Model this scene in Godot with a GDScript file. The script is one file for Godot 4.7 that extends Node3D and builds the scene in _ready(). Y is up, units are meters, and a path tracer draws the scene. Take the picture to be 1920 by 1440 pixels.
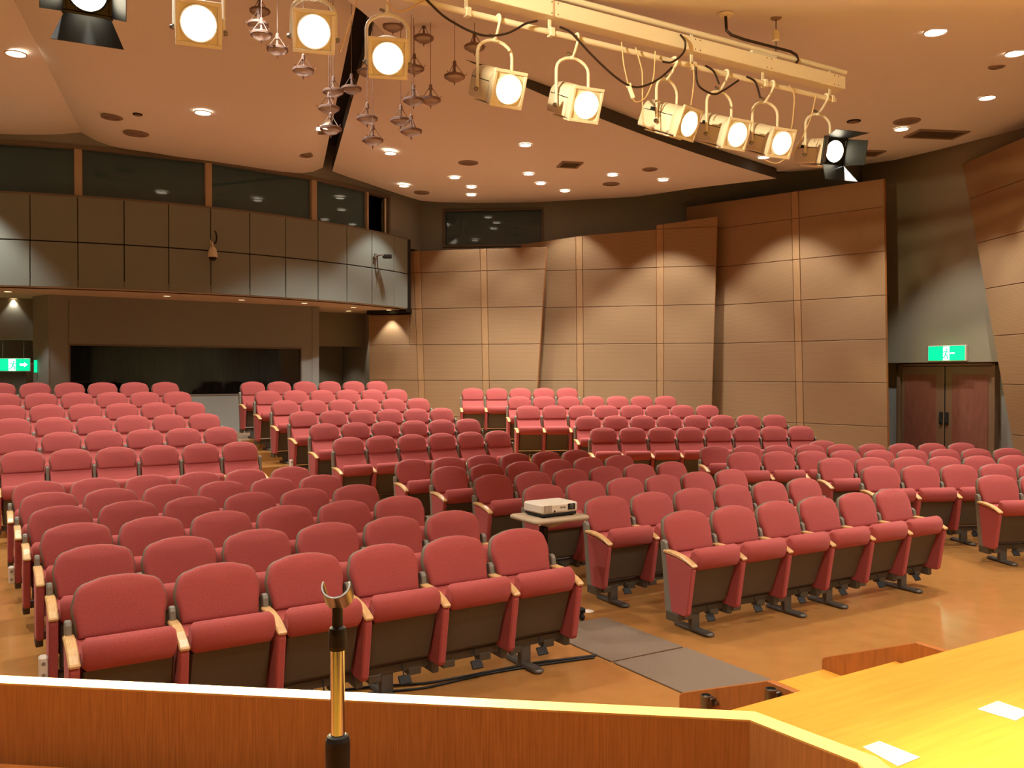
extends Node3D
# A lecture hall seen from its stage: raked red seating, wood acoustic panels, ceiling clouds, a batten of stage spots.
# World: X to the right, y up, distances from the stage measured along -z.  V(x, h, d) takes the distance as positive.

const PITCH := 0.53          # width of one seat
const RISE := 0.158          # height of one tier
const SOFFIT := 3.54
var used := {}
var mat := {}
var mesh_cache := {}

func V(x: float, h: float, d: float) -> Vector3:
	return Vector3(x, h, -d)

func numbered(n: String) -> String:
	var c: int = used.get(n, 0)
	used[n] = c + 1
	return n if c == 0 else "%s_%03d" % [n, c]

# ------------------------------------------------------------------ mesh builder
class MB:
	var p := PackedVector3Array()
	var g := PackedInt32Array()
	func tri(a: Vector3, b: Vector3, c: Vector3, grp := -1) -> void:
		p.append(a); p.append(b); p.append(c); g.append(grp)
	func quad(a: Vector3, b: Vector3, c: Vector3, d: Vector3, grp := -1) -> void:
		tri(a, b, c, grp); tri(a, c, d, grp)
	func n() -> int:
		return p.size()
	func move(from: int, t: Transform3D) -> void:
		for i in range(from, p.size()):
			p[i] = t * p[i]
		if t.basis.determinant() < 0.0:
			flip(from)
	func flip(from: int) -> void:
		for i in range(from, p.size(), 3):
			var k := p[i + 1]
			p[i + 1] = p[i + 2]
			p[i + 2] = k
	func fix(from: int) -> void:
		var vol := 0.0
		var o := p[from]
		for i in range(from, p.size(), 3):
			vol += (p[i] - o).dot((p[i + 1] - o).cross(p[i + 2] - o))
		if vol < 0.0:
			flip(from)
	# convex chamfered box round the origin, then moved by t
	func box(size: Vector3, b := 0.004, t := Transform3D.IDENTITY) -> void:
		var from := n()
		var h := size * 0.5
		b = minf(b, minf(h.x, minf(h.y, h.z)) * 0.95)
		var X := {}
		for sx in [-1, 1]:
			for sy in [-1, 1]:
				for sz in [-1, 1]:
					X[[sx, sy, sz]] = [Vector3(sx * h.x, sy * (h.y - b), sz * (h.z - b)), Vector3(sx * (h.x - b), sy * h.y, sz * (h.z - b)), Vector3(sx * (h.x - b), sy * (h.y - b), sz * h.z)]
		for s in [-1, 1]:
			_cq(X[[s, -1, -1]][0], X[[s, 1, -1]][0], X[[s, 1, 1]][0], X[[s, -1, 1]][0])
			_cq(X[[-1, s, -1]][1], X[[1, s, -1]][1], X[[1, s, 1]][1], X[[-1, s, 1]][1])
			_cq(X[[-1, -1, s]][2], X[[1, -1, s]][2], X[[1, 1, s]][2], X[[-1, 1, s]][2])
		if b > 0.0:
			for s in [-1, 1]:
				for u in [-1, 1]:
					_cq(X[[s, u, -1]][0], X[[s, u, 1]][0], X[[s, u, 1]][1], X[[s, u, -1]][1])
					_cq(X[[s, -1, u]][0], X[[s, 1, u]][0], X[[s, 1, u]][2], X[[s, -1, u]][2])
					_cq(X[[-1, s, u]][1], X[[1, s, u]][1], X[[1, s, u]][2], X[[-1, s, u]][2])
			for k in X:
				_ct(X[k][0], X[k][1], X[k][2])
		move(from, t)
	func _ct(a: Vector3, b: Vector3, c: Vector3) -> void:
		if (b - a).cross(c - a).dot(a + b + c) < 0.0:
			tri(a, c, b)
		else:
			tri(a, b, c)
	func _cq(a: Vector3, b: Vector3, c: Vector3, d: Vector3) -> void:
		_ct(a, b, c); _ct(a, c, d)
	# polygon in xy extruded along z from w0 to w1, with chamfered rims
	func prism(poly: PackedVector2Array, w0: float, w1: float, bevel := 0.0, smooth := false, t := Transform3D.IDENTITY) -> void:
		var from := n()
		var rings := []
		if bevel > 0.0:
			var ins := inset(poly, bevel)
			rings = [[ins, w0], [poly, w0 + bevel], [poly, w1 - bevel], [ins, w1]]
		else:
			rings = [[poly, w0], [poly, w1]]
		var m := poly.size()
		for r in rings.size() - 1:
			for i in m:
				var j := (i + 1) % m
				quad(v3(rings[r][0][i], rings[r][1]), v3(rings[r][0][j], rings[r][1]), v3(rings[r + 1][0][j], rings[r + 1][1]), v3(rings[r + 1][0][i], rings[r + 1][1]), 1 if smooth else -1)
		var lo: PackedVector2Array = rings[0][0]
		var hi: PackedVector2Array = rings[-1][0]
		var area := 0.0
		for i in m:
			area += lo[i].cross(lo[(i + 1) % m])
		# both caps share the plain outline's triangles
		var ix := Geometry2D.triangulate_polygon(poly)
		for i in range(0, ix.size(), 3):
			var ccw: bool = ((poly[ix[i + 1]] - poly[ix[i]]).cross(poly[ix[i + 2]] - poly[ix[i]]) > 0.0) == (area > 0.0)
			var j := ix[i + 1] if ccw else ix[i + 2]
			var k := ix[i + 2] if ccw else ix[i + 1]
			tri(v3(hi[ix[i]], rings[-1][1]), v3(hi[j], rings[-1][1]), v3(hi[k], rings[-1][1]), -1)
			tri(v3(lo[ix[i]], rings[0][1]), v3(lo[k], rings[0][1]), v3(lo[j], rings[0][1]), -1)
		fix(from)
		move(from, t)
	func v3(a: Vector2, z: float) -> Vector3:
		return Vector3(a.x, a.y, z)
	func inset(poly: PackedVector2Array, d: float) -> PackedVector2Array:
		var m := poly.size()
		var area := 0.0
		for i in m:
			area += poly[i].cross(poly[(i + 1) % m])
		var s := 1.0 if area > 0.0 else -1.0
		var out := PackedVector2Array()
		for i in m:
			var a := (poly[i] - poly[(i + m - 1) % m]).normalized()
			var b := (poly[(i + 1) % m] - poly[i]).normalized()
			var na := Vector2(-a.y, a.x) * s
			var nb := Vector2(-b.y, b.x) * s
			var k := na + nb
			var l := maxf(k.length_squared(), 0.5)
			out.append(poly[i] + k * (2.0 / l) * d)
		return out
	# profile of (radius, y) turned round the y axis
	func lathe(prof: Array, seg := 16, t := Transform3D.IDENTITY, smooth := true) -> void:
		var from := n()
		for i in prof.size() - 1:
			var a: Vector2 = prof[i]
			var b: Vector2 = prof[i + 1]
			var grp := (2 + i) if smooth else -1
			for s in seg:
				var u := TAU * s / seg
				var v := TAU * (s + 1) / seg
				var p0 := Vector3(a.x * cos(u), a.y, a.x * sin(u))
				var p1 := Vector3(a.x * cos(v), a.y, a.x * sin(v))
				var p2 := Vector3(b.x * cos(v), b.y, b.x * sin(v))
				var p3 := Vector3(b.x * cos(u), b.y, b.x * sin(u))
				if a.x > 1e-6:
					tri(p0, p1, p2, grp)
				if b.x > 1e-6:
					tri(p0, p2, p3, grp)
		fix(from)
		move(from, t)
	func lathe_soft(prof: Array, seg := 16, t := Transform3D.IDENTITY) -> void:
		var from := n()
		var k := g.size()
		lathe(prof, seg, t)
		for i in range(k, g.size()):
			g[i] = 0
	func tube(pts: Array, r: float, seg := 8, closed_ends := true) -> void:
		var from := n()
		var rings := []
		var up := Vector3.UP
		var d0: Vector3 = (pts[1] - pts[0]).normalized()
		if absf(d0.dot(up)) > 0.9:
			up = Vector3.RIGHT
		var side := d0.cross(up).normalized()
		for i in pts.size():
			var d: Vector3 = (pts[mini(i + 1, pts.size() - 1)] - pts[maxi(i - 1, 0)]).normalized()
			side = (side - d * side.dot(d)).normalized()
			var o := d.cross(side)
			var ring := []
			for s in seg:
				var a := TAU * s / seg
				ring.append(pts[i] + (side * cos(a) + o * sin(a)) * r)
			rings.append(ring)
		for i in pts.size() - 1:
			for s in seg:
				var q := (s + 1) % seg
				quad(rings[i][s], rings[i][q], rings[i + 1][q], rings[i + 1][s], 1)
		if closed_ends:
			for s in range(1, seg - 1):
				tri(rings[0][0], rings[0][s + 1], rings[0][s], -1)
				tri(rings[-1][0], rings[-1][s], rings[-1][s + 1], -1)
		fix(from)
	# cushion: outline in xy, back at z 0, rounded rim and domed front
	func pad(poly: PackedVector2Array, thick: float, rim: float, dome: float, t := Transform3D.IDENTITY) -> void:
		var from := n()
		var c := Vector2.ZERO
		for q in poly:
			c += q
		c /= poly.size()
		var rings := [[inset(poly, rim * 0.3), 0.0], [poly, rim * 0.3], [poly, thick - rim]]
		for a in [30, 60, 90]:
			var k := deg_to_rad(a)
			rings.append([inset(poly, rim * (1.0 - cos(k))), thick - rim + rim * sin(k)])
		var last: PackedVector2Array = rings[-1][0]
		for s in [0.72, 0.4]:
			var q := PackedVector2Array()
			for v in last:
				q.append(c + (v - c) * s)
			rings.append([q, thick + dome * (1.0 - s * s)])
		var m := poly.size()
		for r in rings.size() - 1:
			for i in m:
				var j := (i + 1) % m
				quad(v3(rings[r][0][i], rings[r][1]), v3(rings[r][0][j], rings[r][1]), v3(rings[r + 1][0][j], rings[r + 1][1]), v3(rings[r + 1][0][i], rings[r + 1][1]), 0)
		for i in m:
			var j := (i + 1) % m
			tri(v3(rings[-1][0][i], rings[-1][1]), v3(rings[-1][0][j], rings[-1][1]), v3(c, thick + dome), 0)
			tri(v3(rings[0][0][j], 0.0), v3(rings[0][0][i], 0.0), v3(c, 0.0), -1)
		fix(from)
		move(from, t)
	func mesh() -> ArrayMesh:
		var st := SurfaceTool.new()
		st.begin(Mesh.PRIMITIVE_TRIANGLES)
		for i in range(0, p.size(), 3):
			st.set_smooth_group(g[i / 3])
			st.add_vertex(p[i]); st.add_vertex(p[i + 2]); st.add_vertex(p[i + 1])
		st.generate_normals()
		return st.commit()

# ------------------------------------------------------------------ nodes
func obj(called: String, mb, m: Material, parent: Node = null, t := Transform3D.IDENTITY) -> MeshInstance3D:
	var o := MeshInstance3D.new()
	o.mesh = mb.mesh() if mb is MB else mb
	o.material_override = m
	o.transform = t
	o.cast_shadow = GeometryInstance3D.SHADOW_CASTING_SETTING_ON
	if parent == null or parent == self:
		o.name = numbered(called)
		add_child(o, true)
	else:
		o.name = called
		parent.add_child(o, true)
	return o

func thing(called: String, label: String, category: String, at := Vector3.ZERO, turn := 0.0, group := "") -> Node3D:
	var o := Node3D.new()
	o.name = numbered(called)
	add_child(o, true)
	o.position = at
	o.rotation.y = turn
	tag(o, label, category, group)
	return o

func tag(o: Node, label: String, category: String, group := "") -> Node:
	o.set_meta("label", label)
	o.set_meta("category", category)
	if group != "":
		o.set_meta("group", group)
	return o

func struct(called: String, mb, m: Material, label: String, parent: Node = null) -> MeshInstance3D:
	var o := obj(called, mb, m, parent)
	if parent == null:
		o.set_meta("kind", "structure")
		o.set_meta("label", label)
	return o

func at(v: Vector3, turn := 0.0, tilt := 0.0) -> Transform3D:
	return Transform3D(Basis(Vector3.UP, turn) * Basis(Vector3.RIGHT, tilt), v)

# plan polygon of (x, distance) extruded from height lo to hi
func slab(mb: MB, poly: Array, lo: float, hi: float, bevel := 0.0) -> void:
	var q := PackedVector2Array()
	for v in poly:
		q.append(v)
	# prism makes (x, d, h); turn it into (x, h, -d)
	mb.prism(q, lo, hi, bevel, false, Transform3D(Basis(Vector3(1, 0, 0), Vector3(0, 0, -1), Vector3(0, 1, 0)), Vector3.ZERO))

# upright wall of thickness t along plan points, standing behind the line (further from the stage side given by sign)
func wall_strip(mb: MB, pts: Array, lo: float, hi: float, t: float) -> void:
	for i in pts.size() - 1:
		var a: Vector2 = pts[i]
		var b: Vector2 = pts[i + 1]
		var d := (b - a).normalized()
		var nrm := Vector2(-d.y, d.x) * t
		slab(mb, [a - d * 0.01, b + d * 0.01, b + d * 0.01 + nrm, a - d * 0.01 + nrm], lo, hi)

# ------------------------------------------------------------------ materials
func noise_image(w: int, h: int, fx: float, fy: float, seed_: int, lo: Color, hi: Color, octaves := 3) -> ImageTexture:
	var nz := FastNoiseLite.new()
	nz.seed = seed_
	nz.noise_type = FastNoiseLite.TYPE_SIMPLEX_SMOOTH
	nz.fractal_octaves = octaves
	nz.frequency = 1.0
	var im := Image.create(w, h, false, Image.FORMAT_RGB8)
	for y in h:
		for x in w:
			# wraps round in both directions: a torus in the noise's 3-d space blended across the seam
			var u := float(x) / w
			var v := float(y) / h
			var a := nz.get_noise_2d(u * fx, v * fy)
			var b := nz.get_noise_2d((u - 1.0) * fx, v * fy)
			var c := nz.get_noise_2d(u * fx, (v - 1.0) * fy)
			var d := nz.get_noise_2d((u - 1.0) * fx, (v - 1.0) * fy)
			var k := lerpf(lerpf(a, b, u), lerpf(c, d, u), v)
			im.set_pixel(x, y, lo.lerp(hi, clampf(k * 1.1 + 0.5, 0.0, 1.0)))
	im.generate_mipmaps()
	return ImageTexture.create_from_image(im)

func std(called: String, c: Color, rough := 0.7, tex: Texture2D = null, scale := 1.0, world := false) -> StandardMaterial3D:
	var m := StandardMaterial3D.new()
	m.resource_name = called
	m.albedo_color = c
	m.roughness = rough
	if tex != null:
		m.albedo_texture = tex
		m.uv1_triplanar = true
		m.uv1_world_triplanar = world
		m.uv1_scale = Vector3.ONE * scale
	mat[called] = m
	return m

func glow(called: String, c: Color, e: float) -> StandardMaterial3D:
	var m := std(called, Color(0.9, 0.9, 0.9), 0.4)
	m.emission_enabled = true
	m.emission = c
	m.emission_energy_multiplier = e
	return m

func materials() -> void:
	var w := Color.WHITE
	var fab := noise_image(256, 256, 40, 40, 3, Color(0.80, 0.80, 0.80), w, 4)
	var m := std("red_velour", Color(0.72, 0.325, 0.31), 0.9, fab, 2.5)
	m.rim_enabled = true
	m.rim = 0.5
	m.rim_tint = 0.7
	std("brown_plastic", Color(0.34, 0.30, 0.24), 0.6, noise_image(128, 128, 40, 40, 5, Color(0.88, 0.88, 0.88), w), 5.0)
	std("grey_shell", Color(0.47, 0.42, 0.34), 0.55)
	std("grey_metal", Color(0.48, 0.46, 0.41), 0.45)
	std("dark_metal", Color(0.36, 0.34, 0.31), 0.4).metallic = 0.3
	std("black", Color(0.04, 0.04, 0.04), 0.65)
	std("black_metal", Color(0.03, 0.035, 0.035), 0.42)
	m = std("chrome", Color(0.72, 0.76, 0.84), 0.12)
	m.metallic = 1.0
	std("nickel", Color(0.56, 0.55, 0.53), 0.3).metallic = 1.0
	std("arm_wood", Color(0.90, 0.73, 0.50), 0.35, noise_image(128, 256, 18, 3, 7, Color(0.82, 0.80, 0.76), w), 6.0)
	# perforated ply: fine staggered holes over a faint weave
	var dots := Image.create(128, 128, false, Image.FORMAT_RGB8)
	for y in 128:
		for x in 128:
			var row := y / 8
			var dx := fposmod(x + (4 if row % 2 == 1 else 0), 8.0) - 3.5
			var dy := fposmod(y, 8.0) - 3.5
			var k := 0.66 if dx * dx + dy * dy < 4.6 else 1.0
			dots.set_pixel(x, y, Color(k, k, k))
	dots.generate_mipmaps()
	std("perforated_wood", Color(0.625, 0.495, 0.35), 0.65, ImageTexture.create_from_image(dots), 1.0 / 0.32)
	std("strip_wood", Color(0.66, 0.52, 0.365), 0.55, noise_image(128, 256, 22, 2, 11, Color(0.93, 0.92, 0.9), w), 1.5)
	std("warm_cloth", Color(0.58, 0.55, 0.475), 0.95, noise_image(256, 256, 70, 70, 15, Color(0.88, 0.88, 0.88), w, 4), 1.2)
	std("grey_cloth", Color(0.56, 0.585, 0.55), 0.95, noise_image(256, 256, 70, 70, 13, Color(0.88, 0.88, 0.88), w, 4), 1.2)
	std("grey_cloth_dark", Color(0.62, 0.63, 0.61), 0.95, noise_image(256, 256, 70, 70, 14, Color(0.9, 0.9, 0.9), w, 4), 1.2)
	std("ceiling_paint", Color(0.93, 0.915, 0.895), 0.95, noise_image(128, 128, 50, 50, 17, Color(0.96, 0.96, 0.96), w), 1.0)
	std("void_and_edge_shade", Color(0.30, 0.28, 0.26), 0.95)  # dark of the void, reused as painted shade on the cloud edges
	std("soffit_paint", Color(0.82, 0.74, 0.66), 0.9)
	std("trim_wood", Color(0.46, 0.42, 0.38), 0.6)
	std("mullion_paint", Color(0.74, 0.66, 0.56), 0.6)
	m = std("cork_floor", Color(0.675, 0.475, 0.262), 0.14, noise_image(512, 512, 14, 14, 19, Color(0.95, 0.945, 0.93), w, 5), 0.3, true)
	std("stage_wood", Color(0.92, 0.675, 0.245), 0.38, noise_image(512, 512, 34, 2.2, 23, Color(0.93, 0.915, 0.88), w, 4), 0.55)
	std("stage_front", Color(0.74, 0.45, 0.20), 0.45, noise_image(256, 256, 24, 3, 25, Color(0.86, 0.84, 0.8), w, 4), 1.0)
	std("console_wood", Color(0.80, 0.585, 0.335), 0.42, noise_image(512, 512, 150, 4, 29, Color(0.82, 0.78, 0.72), w, 4), 2.2)
	std("console_edge", Color(0.93, 0.77, 0.44), 0.4, noise_image(128, 128, 30, 30, 30, Color(0.95, 0.94, 0.9), w), 5.0)
	std("carpet", Color(0.58, 0.50, 0.42), 1.0, noise_image(512, 512, 150, 150, 31, Color(0.62, 0.62, 0.62), w, 3), 1.1)
	std("rubber", Color(0.07, 0.065, 0.06), 0.6)
	std("paper", Color(0.95, 0.92, 0.78), 0.8)
	std("door_skin", Color(0.50, 0.31, 0.25), 0.5, noise_image(128, 256, 12, 3, 33, Color(0.9, 0.9, 0.9), w), 0.8)
	std("door_frame", Color(0.46, 0.36, 0.27), 0.5)
	std("white_plastic", Color(0.87, 0.83, 0.76), 0.4)
	std("grille_grey", Color(0.55, 0.48, 0.42), 0.7)
	std("grille_dark", Color(0.10, 0.085, 0.07), 0.8)
	std("cream_metal", Color(0.92, 0.90, 0.84), 0.42)
	std("tray_plastic", Color(0.72, 0.64, 0.53), 0.5)
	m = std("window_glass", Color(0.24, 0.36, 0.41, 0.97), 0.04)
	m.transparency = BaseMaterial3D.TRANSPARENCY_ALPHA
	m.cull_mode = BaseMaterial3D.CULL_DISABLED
	m = std("booth_glass", Color(0.07, 0.07, 0.065, 0.45), 0.05)
	m.transparency = BaseMaterial3D.TRANSPARENCY_ALPHA
	m.cull_mode = BaseMaterial3D.CULL_DISABLED
	m = std("bowl_glass", Color(0.72, 0.64, 0.60, 0.5), 0.3)
	m.transparency = BaseMaterial3D.TRANSPARENCY_ALPHA
	m.cull_mode = BaseMaterial3D.CULL_DISABLED
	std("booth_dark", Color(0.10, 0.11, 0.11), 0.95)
	std("curtain", Color(0.13, 0.125, 0.115), 1.0)
	std("lamp_bronze", Color(0.50, 0.40, 0.36), 0.5)
	std("cable_brown", Color(0.16, 0.10, 0.07), 0.6)
	std("cable_white", Color(0.85, 0.74, 0.58), 0.6)
	glow("downlight_glow", Color(1.0, 0.93, 0.82), 6.0)
	glow("soffit_glow", Color(1.0, 0.86, 0.62), 4.0)
	glow("spot_glow", Color(1.0, 0.95, 0.82), 9.0)
	glow("sign_green", Color(0.0, 0.82, 0.56), 1.5).albedo_color = Color(0.02, 0.25, 0.14)
	glow("sign_white", Color(0.92, 1.0, 0.97), 2.2)
	glow("led_green", Color(0.1, 0.9, 0.45), 1.0)

# ------------------------------------------------------------------ the set-up: camera, air, exposure
func camera_and_light() -> void:
	var cam := Camera3D.new()
	cam.name = "camera"
	cam.fov = rad_to_deg(2.0 * atan(720.0 / 1598.8))
	cam.near = 0.05
	cam.far = 100.0
	add_child(cam)
	cam.position = Vector3(0, 2.079, 0)
	cam.rotation = Vector3(-0.01396, 0, 0.00117)
	cam.current = true
	var we := WorldEnvironment.new()
	we.name = "environment"
	var e := Environment.new()
	e.background_mode = Environment.BG_COLOR
	e.background_color = Color(0, 0, 0)
	e.tonemap_mode = Environment.TONE_MAPPER_LINEAR
	e.tonemap_exposure = 1.05
	e.sdfgi_enabled = true
	e.ssao_enabled = true
	e.ssil_enabled = true
	we.environment = e
	add_child(we)

const DOWN_ENERGY := 14.5
const SPOT_ENERGY := 46.0
const WARM := Color(1.0, 0.985, 0.94)

func spot_light(parent: Node, at_: Vector3, dir: Vector3, c: Color, energy: float, angle: float, blend: float, size: float) -> void:
	var l := SpotLight3D.new()
	l.name = "light"
	l.light_color = c
	l.light_energy = energy
	l.spot_angle = angle
	l.spot_angle_attenuation = blend
	l.spot_range = 40.0
	l.spot_attenuation = 2.0
	l.light_size = size
	l.shadow_enabled = true
	parent.add_child(l, true)
	l.position = at_
	var up := Vector3.UP if absf(dir.normalized().y) < 0.95 else Vector3.BACK
	l.basis = Basis.looking_at(dir.normalized(), up)

func _ready() -> void:
	camera_and_light()
	materials()
	shell()
	ceilings()
	balcony()
	rear_walls()
	wood_panels()
	door_and_signs()
	stage()
	seats()
	downlights()
	rig()
	pendants()
	console()
	furniture()

# ------------------------------------------------------------------ floor, tiers, outer walls
const ROWS := {
	"A": [[-2.212, 4.789, 0.563], [-2.756, 5.61, 0.557], [-3.29, 6.426, 0.564], [-3.844, 7.243, 0.555], [-4.388, 8.066, 0.553], [-4.937, 8.886, 0.55]],
	"B": [[1.413, 7.025, 0.53], [0.857, 7.858, 0.538], [0.305, 8.671, 0.552], [-0.227, 9.502, 0.558], [-0.775, 10.325, 0.564], [-1.318, 11.155, 0.56]],
	"C": [[5.4, 9.523, 0.153], [4.49, 10.433, 0.153], [4.315, 11.406, 0.148], [3.317, 12.255, 0.158], [3.142, 13.239, 0.159], [5.20, 14.30, 0.159]],
	"D": [[-6.083, 10.587, 0.561], [-6.624, 11.391, 0.568], [-7.153, 12.184, 0.569], [-7.677, 12.97, 0.565], [-8.203, 13.749, 0.564], [-8.732, 14.528, 0.564]],
	"E": [[-2.485, 12.888, 0.572], [-3.019, 13.653, 0.576], [-3.543, 14.42, 0.581], [-4.06, 15.198, 0.585], [-4.588, 15.974, 0.589], [-5.108, 16.759, 0.59]],
	"F": [[1.617, 15.137, 0.141], [1.434, 16.13, 0.138], [0.317, 16.982, 0.135], [0.149, 17.963, 0.137], [-0.872, 18.822, 0.134]],
}
const COUNTS := {"A": [6, 6, 6, 6, 6, 6], "B": [6, 6, 6, 6, 6, 6], "C": [2, 5, 7, 10, 9, 1], "D": [6, 6, 6, 6, 6, 6], "E": [6, 6, 6, 6, 6, 6], "F": [8, 8, 8, 7, 5]}

func tier_front(r: int) -> Array:
	var e: Array = ROWS.E[r]
	var k: Array = ROWS.F[mini(r, 4)]
	var pe := Vector2(e[0], e[1]) + Vector2(sin(e[2]), -cos(e[2])) * 0.72
	var pf := Vector2(k[0], k[1]) + Vector2(sin(k[2]), -cos(k[2])) * (0.72 if r < 5 else -0.45)
	var de := Vector2(cos(e[2]), sin(e[2]))
	var df := Vector2(cos(k[2]), sin(k[2]))
	var x = Geometry2D.line_intersects_line(pe, de, pf, df)
	return [pe - de * ((pe.x + 19.5) / de.x), x, pf + df * ((7.0 - pf.x) / df.x)]

func shell() -> void:
	var mb := MB.new()
	slab(mb, [Vector2(-20, -5), Vector2(9.8, -5), Vector2(9.8, 25), Vector2(-20, 25)], -0.3, 0.0)
	var fl := struct("floor", mb, mat.cork_floor, "polished cork-brown floor of the hall with raked tiers at the rear")
	for r in range(1, 6):
		var f := tier_front(r)
		mb = MB.new()
		slab(mb, [f[0], f[1], f[2], Vector2(7.0, 24.5), Vector2(-19.5, 24.5)], RISE * (r - 1), RISE * r)
		obj("tier", mb, mat.cork_floor, fl)
	mb = MB.new()
	wall_strip(mb, [Vector2(-9.5, -5), Vector2(-9.5, 1.4), Vector2(-19.8, 6.2), Vector2(-19.8, 25)], -0.2, 7.0, 0.3)
	struct("wall_left", mb, mat.grey_cloth, "grey cloth side wall of the hall beyond the seating")
	mb = MB.new()
	wall_strip(mb, [Vector2(9.6, -5), Vector2(9.6, 13.9)], -0.2, 7.0, -0.3)
	struct("wall_right", mb, mat.grey_cloth, "grey cloth side wall behind the large wood panel")
	mb = MB.new()
	wall_strip(mb, [Vector2(-10, -4.8), Vector2(10, -4.8)], -0.2, 7.0, -0.3)
	struct("wall_stage", mb, mat.booth_dark, "unseen wall at the back of the stage, made dark to cut bounce")  # out of view; coloured dark to dull reflections and yellow bounce
	mb = MB.new()
	wall_strip(mb, [Vector2(-20, 24.6), Vector2(-2.2, 24.6)], -0.2, 7.0, 0.3)
	wall_strip(mb, [Vector2(-2.3, 24.6), Vector2(-2.3, 20.9)], -0.2, 7.0, 0.2)
	struct("wall_outer", mb, mat.booth_dark, "dark outer wall behind the rear corridors")
	mb = MB.new()
	slab(mb, [Vector2(-20, -5), Vector2(9.9, -5), Vector2(9.9, 25), Vector2(-20, 25)], 6.85, 7.1)
	struct("ceiling", mb, mat.void_and_edge_shade, "dark structural ceiling above the hanging cloud panels")
	# two mats of the aisle runner
	var a := Vector2(0.72, 6.07)
	var b := Vector2(1.30, 6.40)
	var d := Vector2(-0.55, 0.835)
	for k in 2:
		mb = MB.new()
		if k == 0:
			slab(mb, [a + d * 0.012, b + d * 0.012, b + d * 0.93, a + d * 0.93], 0.001, 0.012, 0.004)
		else:
			slab(mb, [a - d * 1.0, b - d * 1.0, b - d * 0.012, a - d * 0.012], 0.001, 0.012, 0.004)
		var o := obj("floor_mat", mb, mat.carpet)
		tag(o, ["grey-brown ribbed floor mat beside the projector trolley end of the aisle", "grey-brown ribbed floor mat running up to the stage steps"][k], "mat", "aisle mats")

# ------------------------------------------------------------------ ceiling clouds
func cloud(called: String, plan: Callable, height: Callable, nu: int, nv: int, thick: float, label: String) -> void:
	var mb := MB.new()
	var lo := []
	for j in nv + 1:
		var row := []
		for i in nu + 1:
			var u := float(i) / nu
			var v := float(j) / nv
			var q: Vector2 = plan.call(u, v)
			row.append(V(q.x, height.call(u, v, q), q.y))
		lo.append(row)
	var up := Vector3(0, thick, 0)
	for j in nv:
		for i in nu:
			mb.quad(lo[j][i], lo[j][i + 1], lo[j + 1][i + 1], lo[j + 1][i], 0)
			mb.quad(lo[j][i] + up, lo[j + 1][i] + up, lo[j + 1][i + 1] + up, lo[j][i + 1] + up, 0)
	for i in nu:
		mb.quad(lo[0][i], lo[0][i] + up, lo[0][i + 1] + up, lo[0][i + 1])
		mb.quad(lo[nv][i], lo[nv][i + 1], lo[nv][i + 1] + up, lo[nv][i] + up)
	for j in nv:
		mb.quad(lo[j][0], lo[j + 1][0], lo[j + 1][0] + up, lo[j][0] + up)
		mb.quad(lo[j][nu], lo[j][nu] + up, lo[j + 1][nu] + up, lo[j + 1][nu])
	mb.fix(0)
	var o := struct(called, mb, mat.ceiling_paint, label)
	# the unlit side edges of the cloud have their shade coloured in
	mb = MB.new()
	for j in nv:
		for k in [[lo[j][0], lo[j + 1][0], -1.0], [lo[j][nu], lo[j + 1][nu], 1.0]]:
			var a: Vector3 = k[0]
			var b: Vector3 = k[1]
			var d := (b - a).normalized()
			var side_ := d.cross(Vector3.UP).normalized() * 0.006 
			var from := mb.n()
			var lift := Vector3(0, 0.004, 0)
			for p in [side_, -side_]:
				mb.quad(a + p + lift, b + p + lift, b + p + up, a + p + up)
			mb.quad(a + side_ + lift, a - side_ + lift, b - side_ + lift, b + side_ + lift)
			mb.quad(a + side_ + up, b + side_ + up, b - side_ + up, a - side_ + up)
	obj("edge_shade", mb, mat.void_and_edge_shade, o)

func along(pts: Array, u: float) -> Vector2:
	var total := 0.0
	for i in pts.size() - 1:
		total += pts[i].distance_to(pts[i + 1])
	var left := u * total
	for i in pts.size() - 1:
		var l: float = pts[i].distance_to(pts[i + 1])
		if left <= l or i == pts.size() - 2:
			return pts[i].lerp(pts[i + 1], left / l)
		left -= l
	return pts[-1]

const REAR_B := [Vector2(-3.74, 17.78), Vector2(-3.05, 18.62), Vector2(-2.06, 20.15), Vector2(-0.8, 20.25), Vector2(0.5, 20.15), Vector2(2.84, 19.5), Vector2(3.93, 18.6), Vector2(5.45, 17.65)]
const APEX := Vector2(-1.5, 9.7)

func plan_b(u: float, v: float) -> Vector2:
	var q: Vector2 = along(REAR_B, u).lerp(APEX, v * 0.985)
	return q + Vector2(-0.45, 0.0) * pow(u, 8.0) * 4.0 * v * (1.0 - v)

func height_c(d: float) -> float:
	return 6.3 - 0.0235 * pow(clampf(14.0 - d, 0.0, 6.6), 2.0)

func b_right_edge(d: float) -> float:
	var v := clampf((17.65 - d) / (17.65 - 9.7) / 0.985, 0.0, 1.0)
	return plan_b(1.0, v).x if d > 9.75 else -1.42

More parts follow.
